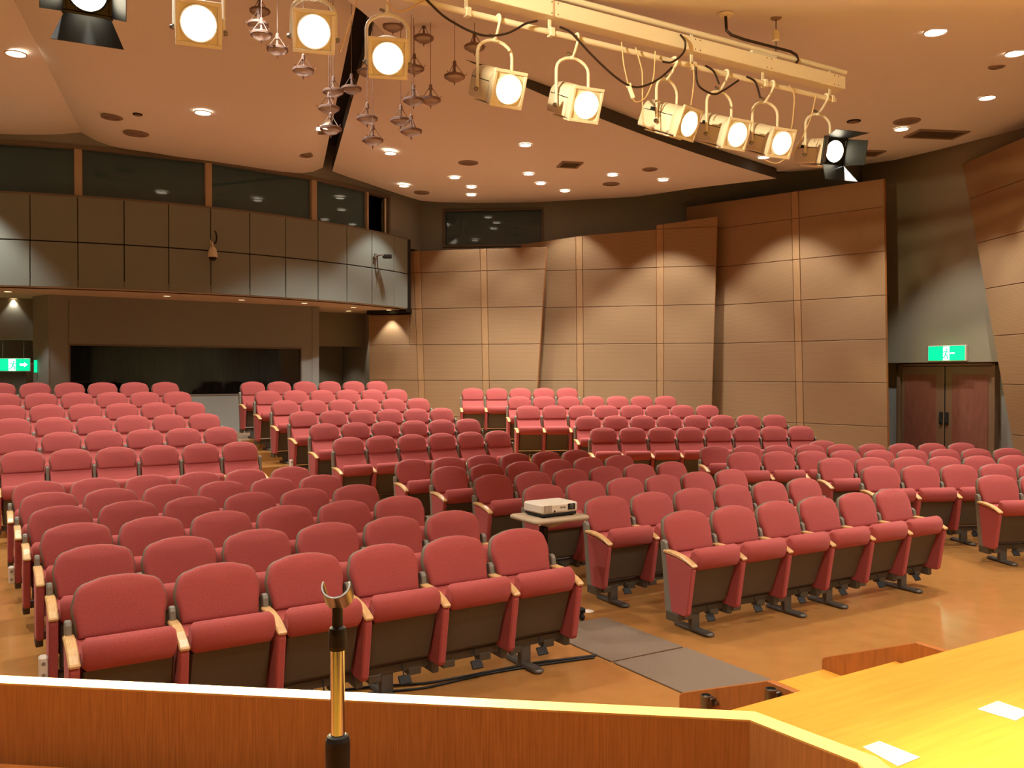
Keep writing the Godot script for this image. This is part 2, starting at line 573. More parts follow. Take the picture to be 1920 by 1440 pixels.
func ceilings() -> void:
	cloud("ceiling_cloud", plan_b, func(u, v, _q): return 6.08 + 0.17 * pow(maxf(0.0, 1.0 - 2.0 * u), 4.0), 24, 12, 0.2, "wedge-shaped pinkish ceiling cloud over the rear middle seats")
	# over the right of the hall and the stage, coming down towards the stage
	var rear_c := [Vector2(5.0, 18.3), Vector2(5.55, 18.05), Vector2(6.8, 17.6), Vector2(7.76, 16.9), Vector2(8.25, 15.85), Vector2(8.86, 14.9), Vector2(9.35, 13.4), Vector2(9.5, 11.0)]
	var ds := [18.3, 17.65, 17.0, 16.2, 15.4, 14.6, 13.8, 13.0, 12.2, 11.4, 10.6, 9.8, 9.2, 8.6, 8.0, 7.4, 3.0, -4.7]
	var right_c := [5.1, 6.7, 7.6, 8.08, 8.5, 9.0, 9.25, 9.4, 9.5, 9.5, 9.5, 9.5, 9.5, 9.5, 9.5, 9.5, 9.5, 9.5]
	var n: int = ds.size() - 1
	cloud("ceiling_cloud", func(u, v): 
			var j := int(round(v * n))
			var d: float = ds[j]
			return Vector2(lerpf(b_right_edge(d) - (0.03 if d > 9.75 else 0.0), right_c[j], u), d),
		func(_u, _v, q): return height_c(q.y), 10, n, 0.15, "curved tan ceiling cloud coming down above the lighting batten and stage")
	# left of the middle gap
	var rear_a := [Vector2(-7.68, 15.27), Vector2(-6.64, 15.55), Vector2(-5.7, 16.3), Vector2(-5.13, 16.9), Vector2(-4.45, 17.45), Vector2(-3.98, 17.95)]
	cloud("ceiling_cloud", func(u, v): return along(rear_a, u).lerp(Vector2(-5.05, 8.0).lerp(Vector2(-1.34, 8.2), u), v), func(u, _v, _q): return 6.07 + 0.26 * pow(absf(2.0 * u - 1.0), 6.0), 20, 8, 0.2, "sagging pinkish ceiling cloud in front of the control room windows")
	var rear_d := [Vector2(-13.5, 14.45), Vector2(-11.0, 14.3), Vector2(-9.0, 14.75), Vector2(-8.2, 15.03), Vector2(-7.68, 15.27)]
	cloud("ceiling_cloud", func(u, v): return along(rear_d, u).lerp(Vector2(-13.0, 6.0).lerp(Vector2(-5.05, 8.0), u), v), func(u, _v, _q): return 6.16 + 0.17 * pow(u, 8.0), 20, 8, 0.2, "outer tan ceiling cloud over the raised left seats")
	# ceiling over the left front of the hall, outside the picture
	var mb := MB.new()
	slab(mb, [Vector2(-19.5, -4.7), Vector2(-1.45, -4.7), Vector2(-1.45, 8.0), Vector2(-5.05, 7.9), Vector2(-13.0, 5.9), Vector2(-19.5, 6.2)], 6.33, 6.5)
	struct("ceiling_cloud", mb, mat.ceiling_paint, "flat ceiling over the left front of the hall")
	# air grilles
	var rounds := [[-5.81, 13.28, 0.07, "small black round vent by the single lamp at the fold of the ceiling"], [-6.31, 13.5, 0.16, "faint round air diffuser beside the small black ceiling vent"], [-6.31, 14.36, 0.2, "round brown air diffuser nearest the first wide window"], [-3.89, 16.03, 0.15, "round air diffuser above the third control room window"], [-3.31, 14.75, 0.15, "round air diffuser beneath the lowest hanging bowl lamps"], [-8.52, 14.56, 0.16, "round air diffuser at the far left end of the ceiling"]]
	for k in rounds:
		grille_round(V(k[0], 6.07 + 0.26 * pow(fold_u(k[0], k[1]), 6.0), k[1]), k[2], k[3], k[2] < 0.1)
	for k in [[-0.84, 16.35, 0.19, "round air diffuser in the middle of the wedge-shaped ceiling"], [-2.02, 19.08, 0.17, "round air diffuser close to the rear corner of the ceiling"], [2.1, 18.17, 0.18, "round air diffuser beside the two downlights near the rear edge"], [2.71, 16.86, 0.15, "round air diffuser beyond the square ceiling grille"]]:
		grille_round(V(k[0], 6.08, k[1]), k[2], k[3], false)
	grille_round(V(6.62, 6.3, 14.37), 0.21, "round air diffuser touching the downlight over the right seats", false)
	grille_round(V(5.73, 6.3, 14.37), 0.11, "black round ceiling opening beside the barn-door spotlight", true)
	grille_round(V(6.41, height_c(11.34), 11.34), 0.1, "small round ceiling plate between two downlights near the stage side", false)
	grille_rect(V(1.11, 6.08, 16.47), 0.42, 0.46, 0.2, "square ceiling air grille with a dark middle behind the spotlights")
	grille_rect(V(7.5, 6.3, 15.14), 0.95, 0.5, 0.12, "long rectangular ceiling air grille near the side wall")
	grille_rect(V(6.72, 6.3, 16.42), 0.75, 0.4, 0.12, "rectangular ceiling air grille half hidden by the barn-door spotlight")

func fold_u(x: float, d: float) -> float:
	# how far across the left cloud a point lies, as |2u - 1|
	var l := lerpf(-5.05, -7.68, clampf((d - 8.0) / 7.27, 0.0, 1.0))
	var r := lerpf(-1.34, -3.98, clampf((d - 8.2) / 9.75, 0.0, 1.0))
	return clampf(absf(2.0 * (x - l) / (r - l) - 1.0), 0.0, 1.0)

func grille_round(p: Vector3, r: float, label: String, dark: bool) -> void:
	var o := thing("ceiling_diffuser", label, "vent", p)
	var mb := MB.new()
	mb.lathe([Vector2(0, -0.012), Vector2(r * 0.75, -0.012), Vector2(r * 0.8, -0.02), Vector2(r, -0.014), Vector2(r * 1.03, 0.0), Vector2(r, 0.012), Vector2(0, 0.012)], 24)
	obj("plate", mb, mat.grille_dark if dark else mat.grille_grey, o)
	mb = MB.new()
	for k in 3:
		var q := r * (0.25 + 0.22 * k)
		mb.lathe([Vector2(q - 0.008, -0.014), Vector2(q, -0.026), Vector2(q + 0.008, -0.014), Vector2(q - 0.008, -0.014)], 20)
	obj("vane_rings", mb, mat.grille_grey, o)

func grille_rect(p: Vector3, w: float, h: float, turn: float, label: String) -> void:
	var o := thing("ceiling_grille", label, "vent", p, turn)
	var mb := MB.new()
	var f := 0.045
	for s in [-1, 1]:
		mb.box(Vector3(w, 0.03, f), 0.006, at(Vector3(0, -0.012, s * (h - f) * 0.5)))
		mb.box(Vector3(f, 0.03, h - 2 * f), 0.006, at(Vector3(s * (w - f) * 0.5, -0.012, 0)))
	obj("frame", mb, mat.grille_grey, o)
	mb = MB.new()
	mb.box(Vector3(w - 0.02, 0.01, h - 0.02), 0.0, at(Vector3(0, 0.0, 0)))
	obj("backing", mb, mat.grille_dark, o)
	var c := int((h - 2 * f) / 0.035)
	for i in c:
		mb = MB.new()
		mb.box(Vector3(w - 2 * f, 0.004, 0.02), 0.0, at(Vector3(0, -0.014, -h * 0.5 + f + 0.035 * (i + 0.5)), 0.0, 0.5))
		obj("slat", mb, mat.grille_grey, o)

# ------------------------------------------------------------------ balcony front, windows above it
const ARC_C := Vector2(-11.078, 24.065)
const ARC_R := 9.604
const SEAM := 0.0776

func arc(ang: float, r := ARC_R) -> Vector2:
	return ARC_C + Vector2(cos(ang), sin(ang)) * r

func arc_strip(mb: MB, a0: float, a1: float, r0: float, r1: float, lo: float, hi: float, step := 0.0388) -> void:
	var n := maxi(1, int(ceil((a1 - a0) / step - 0.001)))
	for i in n:
		var p := a0 + (a1 - a0) * i / n
		var q := a0 + (a1 - a0) * (i + 1) / n
		slab(mb, [arc(p, r0), arc(q, r0), arc(q, r1), arc(p, r1)], lo, hi)

func balcony() -> void:
	var end := -0.452
	var first := -0.5094 - SEAM * 16
	var mb := MB.new()
	arc_strip(mb, first, end, ARC_R - 0.035, ARC_R - 0.22, SOFFIT, 5.15)
	var wl := struct("wall_balcony", mb, mat.grille_dark, "curved balcony front clad in two rows of grey cloth panels")
	var a := first
	while a < end - 0.01:
		var b := minf(a + SEAM, end)
		for r in 2:
			mb = MB.new()
			var p := arc(a)
			var q := arc(b)
			var mid := (p + q) * 0.5
			var l := p.distance_to(q) - 0.014
			var lo := SOFFIT + 0.02 + r * 0.81
			mb.box(Vector3(l, 0.79, 0.03), 0.006, Transform3D(Basis(Vector3.UP, atan2(q.y - p.y, q.x - p.x)), V(mid.x, lo + 0.395, mid.y)))
			obj("panel", mb, mat.grey_cloth, wl)
		a = b
	mb = MB.new()
	arc_strip(mb, first, end, ARC_R + 0.012, ARC_R - 0.25, 5.15, 5.19)
	struct("trim_1", mb, mat.trim_wood, "thin sill along the top of the balcony front")
	# dark end post of the balcony, against the wood panel
	mb = MB.new()
	var e := arc(end)
	slab(mb, [e + Vector2(-0.03, 0.0), e + Vector2(0.07, 0.06), e + Vector2(0.0, 0.13), e + Vector2(-0.2, 0.1)], SOFFIT - 0.07, 5.17)
	slab(mb, [Vector2(-3.45, 20.28), Vector2(-2.36, 20.02), Vector2(-2.36, 20.1), Vector2(-3.45, 20.36)], SOFFIT - 0.09, SOFFIT)
	struct("trim_2", mb, mat.black_metal, "black steel end post and edge beam of the balcony")
	# soffit
	var poly := []
	for i in 17:
		poly.append(arc(lerpf(first, end, i / 16.0), ARC_R - 0.02))
	poly.append_array([Vector2(-2.4, 20.05), Vector2(-3.5, 20.33), Vector2(-3.2, 24.5), Vector2(-19.5, 24.5)])
	mb = MB.new()
	slab(mb, poly, SOFFIT, SOFFIT + 0.16)
	struct("ceiling_soffit", mb, mat.soffit_paint, "pinkish soffit under the balcony")
	# windows: head, jambs, panes, dark room behind
	var r := ARC_R - 0.12
	var win_end := -0.508
	mb = MB.new()
	arc_strip(mb, first, -0.352, r, r - 0.2, 6.1, 6.84)
	arc_strip(mb, win_end, -0.352, r, r - 0.2, 5.0, 6.1)
	struct("wall_upper", mb, mat.grey_cloth_dark, "grey cloth wall above and beside the control room windows")
	mb = MB.new()
	arc_strip(mb, first, win_end, r + 0.02, r - 0.16, 6.03, 6.1)
	struct("trim_3", mb, mat.trim_wood, "brown head frame of the control room windows")
	var posts := [first + SEAM * 2, -0.5094 - SEAM * 12, -0.5094 - SEAM * 9, -0.5094 - SEAM * 6, -0.5094 - SEAM * 3, -0.5094 - SEAM, win_end]
	for i in posts.size():
		mb = MB.new()
		var c: Vector2 = arc(posts[i], r - 0.05)
		var wdt := 0.125 if i < 5 else 0.06
		mb.box(Vector3(wdt, 0.86, 0.13), 0.008, Transform3D(Basis(Vector3.UP, posts[i] + PI / 2), V(c.x, 5.61, c.y)))
		struct("trim_%d" % (4 + i), mb, mat.mullion_paint if i < 6 else mat.trim_wood, "upright post between control room windows")
	for i in posts.size() - 1:
		mb = MB.new()
		if i < 5:
			arc_strip(mb, posts[i], posts[i + 1], r - 0.06, r - 0.066, 5.19, 6.04, 0.25)
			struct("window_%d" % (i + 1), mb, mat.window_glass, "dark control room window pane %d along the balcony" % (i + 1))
		else:
			# a casement standing open
			var h := arc(posts[i + 1] - 0.012, r - 0.03)
			var dirn := Vector2(0.35, -0.94)
			var o := Node3D.new()
			o.name = "window_%d" % (i + 1)
			add_child(o)
			o.set_meta("kind", "structure")
			o.set_meta("label", "small casement window standing open at the end of the balcony")
			o.transform = Transform3D(Basis(Vector3.UP, -1.25), V(h.x, 5.61, h.y))
			for s in [-1, 1]:
				var fm := MB.new()
				fm.box(Vector3(0.03, 0.8, 0.04), 0.004, at(Vector3(-0.2 + s * 0.19, 0, 0)))
				fm.box(Vector3(0.36, 0.03, 0.04), 0.004, at(Vector3(-0.2, s * 0.385, 0)))
				obj("sash", fm, mat.white_plastic, o)
			var gm := MB.new()
			gm.box(Vector3(0.36, 0.76, 0.006), 0.0, at(Vector3(-0.2, 0, 0)))
			obj("pane", gm, mat.window_glass, o)
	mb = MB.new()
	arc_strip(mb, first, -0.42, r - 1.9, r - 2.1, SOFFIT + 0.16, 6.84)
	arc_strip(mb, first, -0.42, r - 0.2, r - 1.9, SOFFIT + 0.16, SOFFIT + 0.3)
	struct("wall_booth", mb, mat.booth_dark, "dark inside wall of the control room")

# ------------------------------------------------------------------ walls at the rear
func rear_walls() -> void:
	var mb := MB.new()
	# a long wall with a window above the first wood panel
	var a := Vector2(-2.06, 20.70)
	var b := Vector2(1.5, 20.32)
	var w0 := 0.40
	var w1 := 2.83
	var d := (b - a).normalized()
	for k in [[0.0, w0, -0.2, 6.84], [w1, a.distance_to(b), -0.2, 6.84], [w0, w1, -0.2, 5.11], [w0, w1, 5.98, 6.84]]:
		wall_strip(mb, [b - (b - a).normalized() * (a.distance_to(b) - k[1]), a + d * (k[0] if k[0] > 0.0 else -0.3)], k[2], k[3], -0.25)
	wall_strip(mb, [Vector2(9.55, 13.85), Vector2(7.6, 18.24), Vector2(4.3, 19.95), b], -0.2, 6.84, -0.25)
	struct("wall_rear", mb, mat.grey_cloth_dark, "grey-brown cloth rear wall behind the wood panels")
	mb = MB.new()
	var m := a + d * (w0 + w1) * 0.5
	var turn := atan2(d.y, d.x)
	var o := Node3D.new()
	o.name = "window_7"
	add_child(o)
	o.set_meta("kind", "structure")
	o.set_meta("label", "dark window in the rear wall above the first wood panel")
	o.transform = Transform3D(Basis(Vector3.UP, turn), V(m.x, 5.545, m.y))
	mb.box(Vector3(w1 - w0, 0.87, 0.006), 0.0, at(Vector3(0, 0, -0.08)))
	obj("pane", mb, mat.window_glass, o)
	for s in [-1, 1]:
		mb = MB.new()
		mb.box(Vector3(w1 - w0, 0.05, 0.12), 0.005, at(Vector3(0, s * 0.43, -0.02)))
		obj("frame", mb, mat.trim_wood, o)
		mb = MB.new()
		mb.box(Vector3(0.05, 0.82, 0.12), 0.005, at(Vector3(s * (w1 - w0 - 0.05) * 0.5, 0, -0.02)))
		obj("frame", mb, mat.trim_wood, o)
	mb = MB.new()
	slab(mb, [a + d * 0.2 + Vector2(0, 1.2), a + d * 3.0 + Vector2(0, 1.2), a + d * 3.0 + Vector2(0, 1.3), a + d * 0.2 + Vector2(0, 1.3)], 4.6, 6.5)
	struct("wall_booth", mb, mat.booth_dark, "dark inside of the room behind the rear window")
	# control room block with its low window, standing at the back of the tiers
	var th := 0.575
	var u := Vector2(cos(th), sin(th))
	var nrm := Vector2(-sin(th), cos(th))
	var p := Vector2(-8.79, 16.18)           # left corner of the front face
	var L := 5.32
	var g0 := 0.34
	var g1 := 4.94
	mb = MB.new()
	for k in [[0.0, g0, 0.6, SOFFIT], [g1, L, 0.6, SOFFIT], [g0, g1, 0.6, 1.58], [g0, g1, 2.61, SOFFIT]]:
		wall_strip(mb, [p + u * k[0], p + u * k[1]], k[2], k[3], 0.18)
	wall_strip(mb, [p, Vector2(-9.33, 16.62), Vector2(-9.75, 17.45), Vector2(-10.4, 18.6)], 0.6, SOFFIT, -0.15)
	wall_strip(mb, [p + u * L, p + u * L + nrm * 2.6], 0.6, SOFFIT, 0.15)
	struct("wall_control_room", mb, mat.grey_cloth_dark, "grey-brown cloth wall of the control room behind the raised seats")
	o = Node3D.new()
	o.name = "window_8"
	add_child(o)
	o.set_meta("kind", "structure")
	o.set_meta("label", "long low control room window with dark curtains behind the top row")
	var c := p + u * (g0 + g1) * 0.5
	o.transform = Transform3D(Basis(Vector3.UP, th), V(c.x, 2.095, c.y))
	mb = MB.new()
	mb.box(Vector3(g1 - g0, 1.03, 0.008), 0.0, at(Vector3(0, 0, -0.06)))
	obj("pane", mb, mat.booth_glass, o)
	for s in [-1, 1]:
		mb = MB.new()
		mb.box(Vector3(g1 - g0, 0.03, 0.14), 0.004, at(Vector3(0, s * 0.5, -0.06)))
		obj("frame", mb, mat.trim_wood, o)
		mb = MB.new()
		mb.box(Vector3(0.03, 0.97, 0.14), 0.004, at(Vector3(s * (g1 - g0 - 0.03) * 0.5, 0, -0.06)))
		obj("frame", mb, mat.trim_wood, o)
	# curtain with folds
	mb = MB.new()
	var q := PackedVector2Array()
	var nf := 150
	for i in nf + 1:
		var x := -2.3 + 4.2 * i / nf
		q.append(Vector2(x, 0.035 * sin(i * 0.9) + 0.014 * sin(i * 2.3)))
	for i in range(nf, -1, -1):
		q.append(q[i] + Vector2(0, -0.02))
	mb.prism(q, 0.0, 1.25, 0.0, false, Transform3D(Basis(Vector3(1, 0, 0), Vector3(0, 0, 1), Vector3(0, 1, 0)), Vector3.ZERO))
	var cu := obj("curtain", mb, mat.curtain, null, Transform3D(Basis(Vector3.UP, th), V(c.x, 1.45, c.y)) * at(Vector3(0, 0, -0.35)))
	tag(cu, "dark pleated curtain behind the long control room window", "curtain")
	mb = MB.new()
	mb.box(Vector3(0.75, 0.05, 0.35), 0.01, at(Vector3(0, 0.7, 0)))
	mb.box(Vector3(0.7, 0.7, 0.3), 0.01, at(Vector3(0, 0.35, 0)))
	var ds := obj("desk", mb, mat.grey_shell, null, Transform3D(Basis(Vector3.UP, th), V(c.x, 0.94, c.y)) * at(Vector3(1.75, 0, -0.75)))
	tag(ds, "small pale desk at the end of the control room window", "desk")
	mb = MB.new()
	wall_strip(mb, [p + nrm * 2.4, p + u * L + nrm * 2.4], 0.6, SOFFIT, 0.1)
	struct("wall_inner", mb, mat.booth_dark, "dark inner wall of the control room")
	# corridors on both sides: headers, recesses
	mb = MB.new()
	wall_strip(mb, [Vector2(-5.2, 20.43), Vector2(-3.71, 21.40)], 2.71, SOFFIT, 0.15)
	wall_strip(mb, [Vector2(-3.40, 20.45), Vector2(-3.71, 21.40), Vector2(-4.6, 22.9)], 0.5, SOFFIT, -0.12)
	wall_strip(mb, [Vector2(-7.0, 21.2), Vector2(-4.4, 22.85)], 0.5, SOFFIT, 0.12)
	slab(mb, [Vector2(-5.4, 20.5), Vector2(-3.8, 21.5), Vector2(-4.6, 22.9), Vector2(-6.6, 21.6)], 2.86, 3.0)
	struct("wall_corridor", mb, mat.warm_cloth, "grey cloth walls of the corridor between control room and wood panel")
	mb = MB.new()
	wall_strip(mb, [Vector2(-13.6, 14.62), Vector2(-9.62, 17.2)], 2.71, SOFFIT, 0.15)
	wall_strip(mb, [Vector2(-14.5, 16.3), Vector2(-10.2, 19.1)], 0.5, SOFFIT, 0.12)
	slab(mb, [Vector2(-13.6, 14.75), Vector2(-9.7, 17.28), Vector2(-10.4, 18.9), Vector2(-14.4, 16.2)], 2.86, 3.0)
	struct("wall_corridor", mb, mat.warm_cloth, "grey cloth header and walls of the corridor beside the exit sign")

# ------------------------------------------------------------------ big wood panels
func wood_panel(a: Vector2, ang: float, strips: Array, left: Array, right: Array, top: Array, step_at: Array, label: String) -> void:
	# left/right/strips hold positions along the panel at heights 0.1 and 6; top the heights at the two ends
	var o := thing("acoustic_panel", label, "wall panel", V(a.x, 0, a.y), ang, "wood acoustic wall panels")
	var hs := [0.16, 1.04, 1.882, 2.715, 3.558, 4.402, 5.25, 6.1]
	var edges := [left]
	var kinds := []
	for s in strips:
		edges.append(s[0]); edges.append(s[1])
	edges.append(right)
	for i in edges.size() - 1:
		kinds.append(i % 2 == 1)
	var tl := func(x: float) -> float: 
		var t: float = lerpf(top[0], top[1], clampf((x - left[1]) / (right[1] - left[1]), 0, 1))
		if step_at.size() > 0 and x < step_at[0]:
			t = step_at[1]
		return t
	var ux := func(e: Array, h: float) -> float: return lerpf(e[0], e[1], (h - 0.1) / 5.9)
	var back := MB.new()
	for i in edges.size() - 1:
		for r in hs.size() - 1:
			var lo: float = hs[r]
			var hi: float = hs[r + 1]
			var x00: float = ux.call(edges[i], lo)
			var x10: float = ux.call(edges[i + 1], lo)
			var xm: float = (ux.call(edges[i], (lo + hi) * 0.5) + ux.call(edges[i + 1], (lo + hi) * 0.5)) * 0.5
			var cols := [[edges[i], edges[i + 1]]]
			if step_at.size() > 0 and x00 < step_at[0] - 0.05 and x10 > step_at[0] + 0.05 and hi > step_at[1]:
				cols = [[edges[i], [step_at[0], step_at[0]]], [[step_at[0], step_at[0]], edges[i + 1]]]
			for c in cols:
				var g := 0.005
				var hl: float = minf(hi, tl.call(ux.call(c[0], minf(hi, 5.5)) + 0.02))
				var hr: float = minf(hi, tl.call(ux.call(c[1], minf(hi, 5.5)) - 0.02))
				if hl < lo + 0.03 or hr < lo + 0.03:
					continue
				var q := PackedVector2Array([Vector2(ux.call(c[0], lo) + g, lo + g), Vector2(ux.call(c[1], lo) - g, lo + g), Vector2(ux.call(c[1], hr) - g, hr - g), Vector2(ux.call(c[0], hl) + g, hl - g)])
				var mb := MB.new()
				if kinds[i]:
					mb.prism(q, 0.0, 0.034, 0.005)
					obj("strip", mb, mat.strip_wood, o)
				else:
					mb.prism(q, 0.0, 0.03, 0.005)
					obj("board", mb, mat.perforated_wood, o)
				var bq := PackedVector2Array([Vector2(ux.call(c[0], lo), lo), Vector2(ux.call(c[1], lo), lo), Vector2(ux.call(c[1], hr), hr - 0.004), Vector2(ux.call(c[0], hl), hl - 0.004)])
				back.prism(bq, -0.05, 0.004)
	obj("backing", back, mat.stage_front, o)

func wood_panels() -> void:
	wood_panel(Vector2(-3.45, 20.4), -0.2607, [[[1.37, 1.12], [1.50, 1.31]], [[2.92, 2.79], [3.07, 2.95]]], [0.07, 0.0], [4.07, 4.45], [4.93, 4.90], [1.08, 3.44], "tall wood acoustic panel nearest the control room, its side edge leaning")
	wood_panel(Vector2(0.55, 19.74), -0.2806, [[[1.0, 0.935], [1.15, 1.085]], [[2.80, 2.755], [2.94, 2.915]]], [-0.35, -0.35], [3.95, 4.10], [5.04, 5.475], [], "second tall wood acoustic panel, its top sloping upward, beside the leaning edge")
	wood_panel(Vector2(4.3, 19.15), -0.7767, [[[2.26, 2.07], [2.41, 2.23]]], [-0.45, -0.45], [4.08, 3.955], [5.84, 5.79], [], "highest wood acoustic panel with one smooth upright strip, next to the door")
	wood_panel(Vector2(8.36, 16.0), -1.5408, [], [1.98, 0.14], [8.5, 8.5], [5.95, 5.9], [], "wood acoustic panel on the side wall with a slanting edge past the door")

func door_and_signs() -> void:
	var o := Node3D.new()
	o.name = "door_1"
	add_child(o)
	o.set_meta("kind", "structure")
	o.set_meta("label", "brown double door in the corner below the green exit sign")
	# along the wall from the hinge at the left; local z faces the hall
	var d := Vector2(0.391, -0.92)
	var p := Vector2(7.955, 17.44) 
	o.transform = Transform3D(Basis(Vector3.UP, atan2(d.y, d.x)), V(p.x - 0.0, 0, p.y))
	var mb := MB.new()
	for s in [0.03, 2.16]:
		mb.box(Vector3(0.07, 2.26, 0.14), 0.006, at(Vector3(s, 1.13, 0.05)))
	mb.box(Vector3(2.2, 0.05, 0.14), 0.006, at(Vector3(1.095, 2.235, 0.05)))
	obj("door_frame", mb, mat.door_frame, o)
	for k in 2:
		var x := 0.58 + k * 1.03
		mb = MB.new()
		mb.box(Vector3(1.0, 2.19, 0.05), 0.008, at(Vector3(x, 1.105, 0.04)))
		var leaf := obj("door_leaf", mb, mat.door_frame, o)
		mb = MB.new()
		mb.box(Vector3(0.76, 1.9, 0.016), 0.005, at(Vector3(x + (-0.04 if k == 0 else 0.04), 1.09, 0.07)))
		obj("panel", mb, mat.door_skin, leaf)
		mb = MB.new()
		var hx := 1.03 if k == 0 else 1.16
		mb.box(Vector3(0.075, 0.24, 0.02), 0.005, at(Vector3(hx, 1.2, 0.075)))
		mb.box(Vector3(0.05, 0.18, 0.02), 0.005, at(Vector3(hx, 1.2, 0.1)))
		obj("door_handle", mb, mat.grille_dark, leaf)
	mb = MB.new()
	mb.box(Vector3(0.02, 2.19, 0.04), 0.002, at(Vector3(1.095, 1.105, 0.035)))
	obj("gap_strip", mb, mat.black, o)
	# wall block over the doors, standing proud of them
	mb = MB.new()
	var a := Vector2(7.55, 18.15)
	var b := Vector2(9.3, 14.03)
	var nn := Vector2(-0.92, -0.391) * 0.16
	slab(mb, [a, b, b + nn, a + nn], 2.27, 6.6, 0.006)
	struct("wall_over_door", mb, mat.warm_cloth, "grey cloth wall block over the double door")
	exit_sign(V(8.212, 2.443, 16.09), atan2(d.y, d.x), 0.83, 0.30, false, "green illuminated running-man exit sign on the wall over the double door")
	exit_sign(V(-10.12, 2.215, 17.3), 0.5, 0.62, 0.27, true, "green illuminated exit sign with an arrow hanging in the corridor")
	# small green sign seen edge on, and a narrow corridor door
	mb = MB.new()
	mb.box(Vector3(0.05, 0.24, 0.03), 0.004)
	var s := obj("exit_light", mb, mat.sign_green, null, at(V(-9.19, 2.18, 16.45), 0.9))
	tag(s, "small green exit light seen edge-on at the control room corner", "exit sign")
	mb = MB.new()
	mb.box(Vector3(0.35, 1.4, 0.05), 0.006)
	s = struct("door_2", mb, mat.door_skin, "brown door in the corridor behind the hanging exit sign")
	s.transform = at(V(-9.92, 1.55, 17.75), 0.9)

func man(mb: MB, z0: float, z1: float, k: float) -> void:
	# doorway with a figure running through, in units of the sign's height
	mb.prism(PackedVector2Array([Vector2(-0.22, -0.44), Vector2(0.24, -0.44), Vector2(0.24, 0.42), Vector2(-0.22, 0.42)]), z0, z1, 0.0, false, Transform3D(Basis.from_scale(Vector3(k, k, 1)), Vector3.ZERO))

func figure(mb: MB, z0: float, z1: float, k: float, dx: float) -> void:
	var t := Transform3D(Basis.from_scale(Vector3(k, k, 1)), Vector3(dx, 0, 0))
	var head := PackedVector2Array()
	for i in 12:
		head.append(Vector2(0.07 + 0.065 * cos(TAU * i / 12), 0.25 + 0.065 * sin(TAU * i / 12)))
	mb.prism(head, z0, z1, 0.0, false, t)
	for q in [[Vector2(0.02, 0.17), Vector2(0.10, 0.14), Vector2(0.03, -0.1), Vector2(-0.07, -0.06)],
			[Vector2(0.04, 0.15), Vector2(0.08, 0.09), Vector2(0.25, 0.03), Vector2(0.24, 0.09)],
			[Vector2(0.0, 0.16), Vector2(-0.02, 0.09), Vector2(-0.17, 0.05), Vector2(-0.16, 0.0), Vector2(-0.2, 0.1)],
			[Vector2(0.02, -0.08), Vector2(-0.05, -0.04), Vector2(-0.12, -0.22), Vector2(-0.27, -0.26), Vector2(-0.26, -0.33), Vector2(-0.08, -0.28)],
			[Vector2(-0.02, -0.1), Vector2(0.04, -0.06), Vector2(0.17, -0.16), Vector2(0.16, -0.38), Vector2(0.1, -0.38), Vector2(0.1, -0.2)]]:
		mb.prism(PackedVector2Array(q), z0, z1, 0.0, false, t)

func exit_sign(p: Vector3, turn: float, w: float, h: float, arrow: bool, label: String) -> void:
	var o := thing("exit_sign", label, "exit sign", p, turn)
	var mb := MB.new()
	mb.box(Vector3(w, h, 0.06), 0.008)
	obj("casing", mb, mat.white_plastic, o)
	mb = MB.new()
	mb.box(Vector3(w - 0.03, h - 0.03, 0.008), 0.002, at(Vector3(0, 0, 0.031)))
	obj("sign_face", mb, mat.sign_green, o)
	mb = MB.new()
	man(mb, 0.0345, 0.0365, h)
	var door := obj("sign_doorway", mb, mat.sign_white, o)
	mb = MB.new()
	figure(mb, 0.0365, 0.0385, h, -0.02 * h)
	obj("sign_figure", mb, mat.sign_green, o)
	if arrow:
		mb = MB.new()
		mb.prism(PackedVector2Array([Vector2(0.44, -0.06), Vector2(0.72, -0.06), Vector2(0.72, -0.17), Vector2(0.95, 0.02), Vector2(0.72, 0.2), Vector2(0.72, 0.09), Vector2(0.44, 0.09)]), 0.0345, 0.0365, 0.0, false, Transform3D(Basis.from_scale(Vector3(h, h, 1)), Vector3.ZERO))
		obj("sign_arrow", mb, mat.sign_white, o)
		mb = MB.new()
		for s in [-1, 1]:
			mb.tube([Vector3(s * w * 0.3, h * 0.5, 0), Vector3(s * w * 0.3, h * 0.5 + 0.36, 0)], 0.008, 6)
		obj("hanger_rods", mb, mat.nickel, o)
		door.position.x = -0.02
	else:
		mb = MB.new()
		mb.prism(PackedVector2Array([Vector2(0.3, -0.03), Vector2(0.62, -0.03), Vector2(0.62, 0.04), Vector2(0.3, 0.04)]), 0.0345, 0.0365, 0.0, false, Transform3D(Basis.from_scale(Vector3(h, h, 1)), Vector3.ZERO))
		obj("sign_mark", mb, mat.sign_white, o)
	var l := OmniLight3D.new()
	l.name = "light"
	l.light_color = Color(0.15, 1.0, 0.6)
	l.light_energy = 0.05
	l.light_size = 0.12
	l.omni_range = 12.0
	l.omni_attenuation = 2.0
	l.shadow_enabled = true
	o.add_child(l)
	l.position = Vector3(0, 0, 0.3)

# ------------------------------------------------------------------ stage and its steps
const STAGE_A := 0.5325
const STAGE_O := Vector2(1.28, 3.91)

func on_stage(along_: float, out: float) -> Vector2:
	return STAGE_O + Vector2(cos(STAGE_A), sin(STAGE_A)) * along_ + Vector2(-sin(STAGE_A), cos(STAGE_A)) * out

